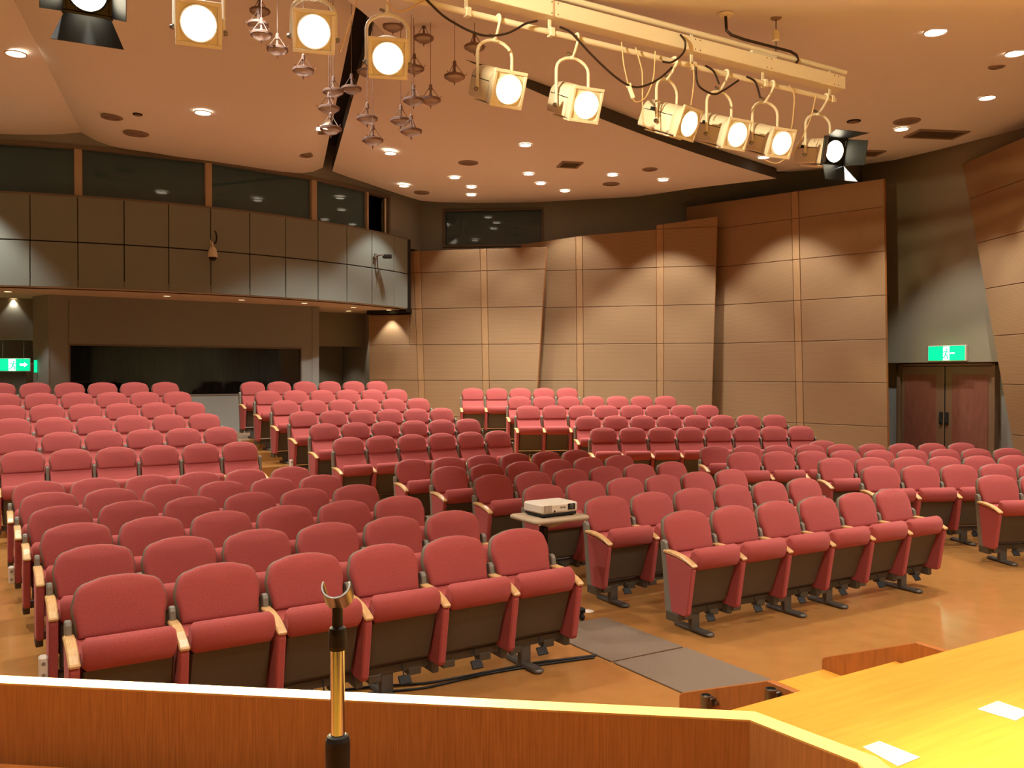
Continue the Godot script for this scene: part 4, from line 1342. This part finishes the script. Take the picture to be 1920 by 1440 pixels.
func spotlight(lens: Vector3, yaw: float, pitch: float, barn: bool, label: String, pipe_h := 4.885, pipe_d := -1.0) -> void:
	var dir := Basis(Vector3.UP, yaw) * Basis(Vector3.RIGHT, pitch) * Vector3(0, 0, 1)
	var pivot := lens - dir * 0.20
	var o := thing("stage_spotlight", label, "spotlight", pivot, yaw, "stage spotlights on the batten")
	var t := at(Vector3.ZERO, 0.0, pitch)
	# housing: flat bottom, rounded top, tapering at the rear
	var q := PackedVector2Array([Vector2(-0.122, -0.125), Vector2(0.122, -0.125), Vector2(0.13, -0.11), Vector2(0.13, 0.03)])
	for i in range(1, 12):
		var a := PI * i / 12
		q.append(Vector2(0.13 * cos(a), 0.03 + 0.105 * sin(a)))
	q.append_array([Vector2(-0.13, 0.03), Vector2(-0.13, -0.11)])
	var mb := MB.new()
	mb.prism(q, -0.30, 0.10, 0.03, true, t)
	obj("housing", mb, mat.cream_metal, o)
	mb = MB.new()
	mb.prism(mb.inset(q, -0.006), 0.10, 0.185, 0.006, true, t)
	obj("front_barrel", mb, mat.cream_metal, o)
	mb = MB.new()
	for s in [-1, 1]:
		mb.box(Vector3(0.004, 0.006, 0.34), 0.0, t * at(Vector3(s * 0.1315, 0.03, -0.08)))
		mb.box(Vector3(0.006, 0.03, 0.07), 0.0, t * at(Vector3(s * 0.1315, 0.045, -0.14)))
	obj("side_slot", mb, mat.black, o)
	mb = MB.new()
	mb.box(Vector3(0.20, 0.012, 0.30), 0.003, t * at(Vector3(0, -0.145, -0.05)))
	obj("bottom_rail", mb, mat.cream_metal, o)
	# square colour frame round a lens
	mb = MB.new()
	for s in [-1, 1]:
		mb.box(Vector3(0.285, 0.026, 0.022), 0.004, t * at(Vector3(0, s * 0.13, 0.195)))
		mb.box(Vector3(0.026, 0.235, 0.022), 0.004, t * at(Vector3(s * 0.13, 0, 0.195)))
	obj("colour_frame", mb, mat.black_metal if barn else mat.cream_metal, o)
	mb = MB.new()
	mb.box(Vector3(0.262, 0.262, 0.008), 0.002, t * at(Vector3(0, 0, 0.19)))
	obj("front_plate", mb, mat.black_metal if barn else mat.cream_metal, o)
	mb = MB.new()
	mb.lathe([Vector2(0, 0.018), Vector2(0.06, 0.014), Vector2(0.108, 0.0), Vector2(0.108, -0.006), Vector2(0, -0.006)], 32, t * Transform3D(Basis(Vector3.RIGHT, PI / 2), Vector3(0, 0, 0.199)))
	obj("lamp_lens", mb, mat.spot_glow, o)
	mb = MB.new()
	mb.lathe([Vector2(0.107, 0.006), Vector2(0.115, 0.008), Vector2(0.119, 0.0), Vector2(0.119, -0.006), Vector2(0.107, -0.006), Vector2(0.107, 0.006)], 32, t * Transform3D(Basis(Vector3.RIGHT, PI / 2), Vector3(0, 0, 0.199)))
	obj("lens_ring", mb, mat.black_metal if barn else mat.cream_metal, o)
	# yoke: upside-down U from the pivots to the clamp
	var top := pipe_h - 0.10 - pivot.y
	var pts := [Vector3(-0.155, -0.045, -0.06), Vector3(-0.155, top - 0.13, -0.06)]
	for i in range(1, 9):
		var a := PI - PI * i / 9
		pts.append(Vector3(0.155 * cos(a), top - 0.13 + 0.11 * sin(a), -0.06))
	pts.append_array([Vector3(0.155, top - 0.13, -0.06), Vector3(0.155, -0.045, -0.06)])
	mb = MB.new()
	mb.tube(pts, 0.014, 10)
	obj("yoke", mb, mat.cream_metal, o)
	for s in [-1, 1]:
		mb = MB.new()
		mb.lathe([Vector2(0, 0), Vector2(0.018, 0), Vector2(0.02, 0.012), Vector2(0.012, 0.03), Vector2(0, 0.03)], 12, Transform3D(Basis(Vector3(0, 0, 1), -s * PI / 2), Vector3(s * 0.155, -0.03, -0.06)))
		obj("pivot_knob", mb, mat.nickel, o)
	# hook clamp over the pipe
	var pd := pipe_d if pipe_d > 0.0 else 6.9 + 0.58 * pivot.x
	var hook := Basis(Vector3.UP, -yaw) * (Vector3(pivot.x, pipe_h, -pd) - pivot)
	mb = MB.new()
	var hp := [Vector3(0, top - 0.02, -0.06), Vector3(0.0, top + 0.02, -0.06).lerp(Vector3(hook.x, top + 0.02, hook.z + 0.035), 0.5), Vector3(hook.x, hook.y - 0.01, hook.z + 0.038)]
	for i in range(1, 7):
		var a := PI * i / 6
		hp.append(Vector3(hook.x, hook.y + 0.038 * sin(a), hook.z + 0.038 * cos(a)))
	mb.tube(hp, 0.012, 8)
	mb.box(Vector3(0.05, 0.03, 0.04), 0.005, at(Vector3(0, top - 0.02, -0.06)))
	obj("hook_clamp", mb, mat.cream_metal, o)
	mb = MB.new()
	mb.lathe([Vector2(0, 0), Vector2(0.012, 0), Vector2(0.012, 0.04), Vector2(0, 0.04)], 8, Transform3D(Basis(Vector3(0, 0, 1), 1.2), Vector3(-0.02, top + 0.0, -0.05)))
	obj("clamp_screw", mb, mat.nickel, o)
	if barn:
		for k in 4:
			var turn := Basis(Vector3(0, 0, 1), PI / 2 * k)
			var open: float = [0.25, 0.55, 0.75, 0.35][k]
			var leaf := PackedVector2Array([Vector2(-0.13, 0), Vector2(0.13, 0), Vector2(0.20 if k % 2 == 0 else 0.12, 0.22), Vector2(-0.20 if k % 2 == 0 else -0.12, 0.22)])
			mb = MB.new()
			mb.prism(leaf, -0.002, 0.002, 0.0, false, t * Transform3D(turn * Basis(Vector3.RIGHT, PI / 2 - open), Vector3(0, 0, 0.21) + turn * Vector3(0, 0.135, 0)))
			obj("barn_door", mb, mat.black_metal, o)
	spot_light(o, t * Vector3(0, 0, 0.26), (t.basis * Vector3(0, 0, 1)), Color(1.0, 0.91, 0.70), (56.0 if yaw > 2.0 else SPOT_ENERGY * (0.6 if yaw < 0.36 and not barn else 1.05)), 12.0 if yaw > 2.0 else 24.0, 0.5, 0.1)

# ------------------------------------------------------------------ unlit bowl lamps on long cords
func pendants() -> void:
	var at_p := [[-2.65, 5.86, 9.0], [-2.55, 5.56, 8.6], [-2.43, 5.34, 8.3], [-2.33, 5.27, 8.5], [-2.05, 5.03, 8.4], [-1.82, 4.92, 8.7], [-1.69, 5.05, 9.0], [-1.82, 4.69, 8.5], [-1.76, 4.43, 8.3], [-1.44, 4.59, 8.5], [-1.37, 4.35, 8.4], [-1.12, 4.6, 8.6], [-0.98, 4.41, 8.3], [-0.98, 4.77, 8.5], [-0.84, 4.87, 8.8], [-0.58, 5.04, 8.6], [-0.39, 5.41, 8.8], [-0.93, 5.58, 9.0], [-1.54, 5.26, 9.1], [-0.27, 5.87, 9.1], [-1.03, 5.26, 9.0], [-1.24, 5.66, 8.9]]
	var says := ["highest bowl lamp at the left end of the hanging cluster", "second highest bowl lamp at the left end of the hanging cluster", "third bowl lamp down at the left end of the cluster", "bowl lamp hanging left of the middle glaring spotlight", "bowl lamp directly below the middle glaring spotlight", "bowl lamp hanging over the dark ceiling gap, upper left", "bowl lamp hanging over the dark ceiling gap, upper right", "bowl lamp below the pair over the dark ceiling gap", "bowl lamp in front of the half-hidden downlight", "bowl lamp just above the lowest one of the cluster", "lowest bowl lamp of the hanging cluster", "upper bowl lamp of the close pair right of the lowest", "lower bowl lamp of the close pair right of the lowest", "left bowl lamp of two side by side below the spotlight yoke", "right bowl lamp of two side by side below the spotlight yoke", "bowl lamp hanging clear on its own near the square spotlight", "bowl lamp behind the yoke of the square-fronted spotlight", "bowl lamp right of the glaring spotlight yoke", "faint bowl lamp left of the glaring spotlight base", "bowl lamp behind the pipe at the top of the cluster", "faint bowl lamp right of the glaring spotlight base", "bowl lamp seen inside the glaring spotlight yoke"]
	for i in at_p.size():
		var p: Array = at_p[i]
		pendant(V(p[0], p[1], p[2]), "unlit " + says[i], 6.84 - p[1], 0.7 + 0.37 * i)

func pendant(p: Vector3, label: String, drop: float, turn: float) -> void:
	var o := thing("pendant_lamp", label, "pendant lamp", p, turn, "hanging bowl lamps")
	var k := 1.03
	var mb: MB
	obj("bowl", shared("p_bowl", func(m): m.lathe_soft([Vector2(0, -0.052), Vector2(0.03, -0.049), Vector2(0.06, -0.038), Vector2(0.085, -0.018), Vector2(0.097, 0.0), Vector2(0.094, 0.002), Vector2(0.081, -0.015), Vector2(0.057, -0.034), Vector2(0.03, -0.045), Vector2(0, -0.048)], 20)), mat.bowl_glass, o)
	obj("rim", shared("p_rim", func(m): m.lathe([Vector2(0.094, -0.01), Vector2(0.104, -0.008), Vector2(0.106, 0.012), Vector2(0.098, 0.018), Vector2(0.09, 0.012), Vector2(0.094, -0.01)], 24)), mat.lamp_bronze, o)
	obj("finial", shared("p_fin", func(m): m.lathe([Vector2(0, -0.085), Vector2(0.004, -0.083), Vector2(0.006, -0.068), Vector2(0.011, -0.058), Vector2(0.004, -0.055), Vector2(0.003, 0.02), Vector2(0, 0.02)], 10)), mat.lamp_bronze, o)
	for s in 3:
		var a := TAU * s / 3
		obj("stay", shared("p_stay%d" % s, func(m): m.tube([Vector3(0.125 * cos(a), 0.028, 0.125 * sin(a)), Vector3(0.1 * cos(a), 0.005, 0.1 * sin(a)), Vector3(0.016 * cos(a), 0.125, 0.016 * sin(a))], 0.0035, 6)), mat.lamp_bronze, o)
	obj("socket", shared("p_sock", func(m):
		m.lathe([Vector2(0, 0.03), Vector2(0.018, 0.032), Vector2(0.02, 0.05), Vector2(0.012, 0.06), Vector2(0.01, 0.1), Vector2(0.018, 0.105), Vector2(0.018, 0.15), Vector2(0.008, 0.165), Vector2(0, 0.165)], 12)), mat.lamp_bronze, o)
	mb = MB.new()
	mb.tube([Vector3(0, 0.16, 0), Vector3(0, drop, 0)], 0.003, 6)
	obj("cord", mb, mat.lamp_bronze, o)

# ------------------------------------------------------------------ console in front of the camera, microphone stand
func console() -> void:
	var o := thing("speaker_console", "wooden speaker console with angled side wing and pale glossy top edge", "lectern", V(0, 0.6, 1.1))
	var far := [Vector2(-1.25, 0.72), Vector2(-1.12, 1.247), Vector2(0.308, 1.073), Vector2(0.408, 0.945), Vector2(0.44, 0.70)]
	var near := [Vector2(-1.222, 0.72), Vector2(-1.098, 1.217), Vector2(0.294, 1.047), Vector2(0.381, 0.932), Vector2(0.412, 0.70)]
	var rel := func(v: Vector2) -> Vector2: return v - Vector2(0, 1.1)
	for i in 4:
		var names_ := ["wing_panel", "front_panel", "wing_panel", "wing_panel"]
		var mb := MB.new()
		slab(mb, [rel.call(far[i]), rel.call(far[i + 1]), rel.call(near[i + 1]), rel.call(near[i])], 0.03, 1.0475, 0.0)
		obj(names_[i], mb, mat.console_wood, o)
		mb = MB.new()
		slab(mb, [rel.call(far[i]), rel.call(far[i + 1]), rel.call(near[i + 1]), rel.call(near[i])], 1.0475, 1.05, 0.0)
		obj("top_edge", mb, mat.console_edge, o)
	var mb2 := MB.new()
	slab(mb2, [rel.call(Vector2(-1.2, 0.62)), rel.call(near[1]), rel.call(near[2]), rel.call(near[3]), rel.call(Vector2(0.41, 0.62))], 0.91, 0.94, 0.004)
	obj("desk_top", mb2, mat.stage_front, o)
	mb2 = MB.new()
	mb2.box(Vector3(1.5, 0.06, 0.4), 0.01, at(Vector3(-0.4, 0.03, 0.2)))
	obj("plinth", mb2, mat.console_wood, o)
	# microphone stand on the desk
	var s := thing("microphone_stand", "chrome desk microphone stand with black collars and an empty open clip", "microphone stand", V(-0.1764, 1.54, 0.86))
	mb2 = MB.new()
	mb2.lathe([Vector2(0, 0), Vector2(0.065, 0), Vector2(0.068, 0.006), Vector2(0.06, 0.014), Vector2(0.015, 0.022), Vector2(0, 0.022)], 32)
	obj("base", mb2, mat.black, s)
	mb2 = MB.new()
	mb2.lathe([Vector2(0, 0.02), Vector2(0.0095, 0.02), Vector2(0.0095, 0.15), Vector2(0, 0.15)], 24)
	obj("lower_tube", mb2, mat.black_metal, s)
	mb2 = MB.new()
	mb2.lathe([Vector2(0, 0.125), Vector2(0.0108, 0.125), Vector2(0.0122, 0.131), Vector2(0.0125, 0.16), Vector2(0.0122, 0.166), Vector2(0.0105, 0.170), Vector2(0.0085, 0.1715), Vector2(0, 0.1715)], 28)
	obj("clutch", mb2, mat.black, s)
	mb2 = MB.new()
	mb2.lathe([Vector2(0, 0.15), Vector2(0.0072, 0.15), Vector2(0.0072, 0.262), Vector2(0, 0.262)], 32)
	obj("upper_tube", mb2, mat.chrome, s)
	mb2 = MB.new()
	mb2.lathe([Vector2(0, 0.258), Vector2(0.0085, 0.258), Vector2(0.0093, 0.262), Vector2(0.009, 0.275), Vector2(0.008, 0.28), Vector2(0.0055, 0.282), Vector2(0.0052, 0.305), Vector2(0, 0.305)], 24)
	obj("collar", mb2, mat.black, s)
	mb2 = MB.new()
	var c := PackedVector2Array()
	var inner := []
	for i in 23:
		var a := deg_to_rad(162 + 216.0 * i / 22)
		c.append(Vector2(cos(a), sin(a)) * 0.0148)
		inner.append(Vector2(cos(a), sin(a)) * 0.0128)
	inner.reverse()
	for v in inner:
		c.append(v)
	mb2.prism(c, -0.012, 0.012, 0.0004, false, Transform3D(Basis(Vector3.RIGHT, -0.75), Vector3(0, 0.317, 0)))
	obj("clip", mb2, mat.nickel, s)

# ------------------------------------------------------------------ projector trolley, cameras, cables
func furniture() -> void:
	var o := thing("projector_trolley", "beige tray on a dark column stand with castors in the aisle", "trolley", V(0.32, 0, 7.22), 0.55)
	var mb := MB.new()
	var q := PackedVector2Array()
	for k in [[1, 1], [-1, 1], [-1, -1], [1, -1]]:
		for i in 5:
			var a: float = PI / 2 * i / 4 + [0.0, PI / 2, PI, PI * 1.5][[[1, 1], [-1, 1], [-1, -1], [1, -1]].find(k)]
			q.append(Vector2(k[0] * 0.23 + 0.05 * cos(a), k[1] * 0.17 + 0.05 * sin(a)))
	var flat := Transform3D(Basis(Vector3(1, 0, 0), Vector3(0, 0, 1), Vector3(0, 1, 0)), Vector3.ZERO)
	mb.prism(q, 0.835, 0.868, 0.01, true, flat)
	obj("tray", mb, mat.tray_plastic, o)
	mb = MB.new()
	mb.lathe([Vector2(0, 0.77), Vector2(0.05, 0.77), Vector2(0.17, 0.83), Vector2(0.17, 0.838), Vector2(0, 0.838)], 24)
	obj("tray_bracket", mb, mat.tray_plastic, o)
	mb = MB.new()
	mb.box(Vector3(0.055, 0.68, 0.07), 0.008, at(Vector3(-0.06, 0.44, 0)))
	obj("column", mb, mat.black_metal, o)
	for s in [-1, 1]:
		mb = MB.new()
		mb.box(Vector3(0.05, 0.045, 0.52), 0.01, at(Vector3(s * 0.2 - 0.03, 0.085, 0.0)))
		obj("base_bar", mb, mat.black_metal, o)
		for e in [-1, 1]:
			mb = MB.new()
			mb.lathe([Vector2(0, -0.012), Vector2(0.026, -0.012), Vector2(0.03, -0.006), Vector2(0.03, 0.006), Vector2(0.026, 0.012), Vector2(0, 0.012)], 16, Transform3D(Basis(Vector3(0, 0, 1), PI / 2), Vector3(s * 0.2 - 0.03, 0.031, e * 0.235)))
			obj("castor", mb, mat.rubber, o)
	mb = MB.new()
	mb.box(Vector3(0.44, 0.045, 0.06), 0.01, at(Vector3(-0.03, 0.085, 0.0)))
	obj("cross_bar", mb, mat.black_metal, o)
	# projector
	var p := thing("projector", "white video projector with a dark lens window standing on the trolley tray", "projector", V(0.33, 0.868, 7.24), 0.58)
	mb = MB.new()
	mb.box(Vector3(0.375, 0.082, 0.28), 0.014, at(Vector3(0, 0.073, 0)))
	obj("body", mb, mat.white_plastic, p)
	mb = MB.new()
	mb.box(Vector3(0.355, 0.026, 0.26), 0.006, at(Vector3(0, 0.021, 0)))
	obj("base", mb, mat.black, p)
	for k in [[-1, 1], [1, 1], [0, -1]]:
		mb = MB.new()
		mb.lathe([Vector2(0, 0), Vector2(0.014, 0), Vector2(0.014, 0.01), Vector2(0, 0.01)], 12, at(Vector3(k[0] * 0.15, 0, k[1] * 0.1)))
		obj("foot", mb, mat.black, p)
	mb = MB.new()
	mb.box(Vector3(0.075, 0.052, 0.006), 0.002, at(Vector3(0.115, 0.078, 0.1405)))
	obj("lens_window", mb, mat.black, p)
	mb = MB.new()
	mb.lathe([Vector2(0, 0.006), Vector2(0.016, 0.004), Vector2(0.021, 0.0), Vector2(0, 0)], 20, Transform3D(Basis(Vector3.RIGHT, PI / 2), Vector3(0.118, 0.078, 0.1436)))
	obj("lens", mb, mat.dark_metal, p)
	for i in 9:
		mb = MB.new()
		mb.box(Vector3(0.004, 0.058, 0.003), 0.0, at(Vector3(-0.168 + 0.0095 * i, 0.074, 0.1405)))
		obj("vent_slat", mb, mat.grille_grey, p)
	mb = MB.new()
	mb.lathe([Vector2(0, 0.003), Vector2(0.009, 0.002), Vector2(0.01, 0), Vector2(0, 0)], 14, Transform3D(Basis(Vector3.RIGHT, PI / 2), Vector3(-0.06, 0.05, 0.1402)))
	obj("sensor", mb, mat.black, p)
	var tm := TextMesh.new()
	tm.text = "EPSON"
	var sf := SystemFont.new()
	sf.font_names = PackedStringArray(["Droid Sans"])
	sf.font_weight = 700
	tm.font = sf
	tm.font_size = 16
	tm.pixel_size = 0.0011
	tm.depth = 0.0012
	obj("lettering", tm, mat.black, p, at(Vector3(0.025, 0.077, 0.1408)))
	mb = MB.new()
	mb.lathe([Vector2(0, 0), Vector2(0.05, 0), Vector2(0.055, 0.004), Vector2(0.012, 0.016), Vector2(0, 0.018)], 16)
	tag(obj("floor_disc", mb, mat.white_plastic, null, at(V(0.66, 0.0, 7.38))), "small white plastic disc on the floor beside the trolley castor", "cable cap")
	# floor cables
	var c1 := [[0.62, 0.012, 6.20], [0.35, 0.012, 6.10], [0.15, 0.012, 6.03], [-0.15, 0.012, 5.86], [-0.57, 0.012, 5.64], [-0.9, 0.012, 5.58], [-1.4, 0.012, 5.4]]
	tag(obj("floor_cable", tube_of(c1, 0.009), mat.rubber), "black cable running along the floor below the front row to the mat", "cable", "black floor cables")
	var c2 := [[0.60, 0.010, 6.16], [0.30, 0.010, 6.04], [0.10, 0.010, 5.95], [-0.20, 0.010, 5.80], [-0.57, 0.010, 5.56], [-0.8, 0.010, 5.50], [-1.3, 0.010, 5.32]]
	tag(obj("floor_cable", tube_of(c2, 0.008), mat.rubber), "second black cable on the floor, nearer the console than its twin", "cable", "black floor cables")
	# dome camera on the balcony front
	var dc := thing("dome_camera", "white dome security camera on a wall arm fixed to the balcony panels", "camera", V(-5.60, 4.22, 15.98), 0.62)
	mb = MB.new()
	mb.lathe([Vector2(0, 0.20), Vector2(0.03, 0.198), Vector2(0.055, 0.17), Vector2(0.07, 0.13), Vector2(0.085, 0.06), Vector2(0.09, 0.02), Vector2(0.088, 0.0), Vector2(0, 0.0)], 24)
	obj("housing", mb, mat.white_plastic, dc)
	mb = MB.new()
	mb.lathe([Vector2(0, -0.07), Vector2(0.035, -0.062), Vector2(0.062, -0.038), Vector2(0.074, 0.0), Vector2(0, 0.0)], 24)
	obj("dome", mb, mat.black, dc)
	mb = MB.new()
	mb.tube([Vector3(0, 0.2, 0), Vector3(0, 0.25, -0.01), Vector3(0, 0.28, -0.06), Vector3(0, 0.28, -0.17)], 0.02, 10)
	obj("arm", mb, mat.white_plastic, dc)
	mb = MB.new()
	mb.lathe([Vector2(0, 0), Vector2(0.07, 0), Vector2(0.075, 0.02), Vector2(0, 0.025)], 20, Transform3D(Basis(Vector3.RIGHT, PI / 2), Vector3(-0.02, 0.28, -0.18)))
	obj("wall_plate", mb, mat.white_plastic, dc)
	mb = MB.new()
	mb.tube([Vector3(0.04, 0.26, -0.14), Vector3(0.1, 0.3, -0.13), Vector3(0.12, 0.4, -0.14), Vector3(0.1, 0.5, -0.15), Vector3(0.05, 0.54, -0.17)], 0.014, 8)
	obj("cable", mb, mat.grille_dark, dc)
	# small bracket camera at the far end of the balcony
	var bc := thing("bracket_camera", "small dark camera on a bracket near the far end of the balcony front", "camera", V(-2.83, 4.62, 18.78), 0.95)
	mb = MB.new()
	mb.box(Vector3(0.1, 0.12, 0.03), 0.006, at(Vector3(-0.1, 0.0, -0.12)))
	mb.tube([Vector3(-0.1, 0.0, -0.11), Vector3(-0.06, 0.03, 0.0), Vector3(0.02, 0.0, 0.03)], 0.015, 8)
	obj("bracket", mb, mat.trim_wood, bc)
	mb = MB.new()
	mb.box(Vector3(0.09, 0.09, 0.2), 0.015, at(Vector3(0.06, 0.0, 0.06), 0.6))
	obj("housing", mb, mat.grille_dark, bc)
	mb = MB.new()
	mb.tube([Vector3(-0.09, -0.05, -0.1), Vector3(-0.06, -0.25, -0.11), Vector3(-0.02, -0.32, -0.11), Vector3(-0.03, -0.48, -0.12)], 0.016, 8)
	obj("cable", mb, mat.trim_wood, bc)
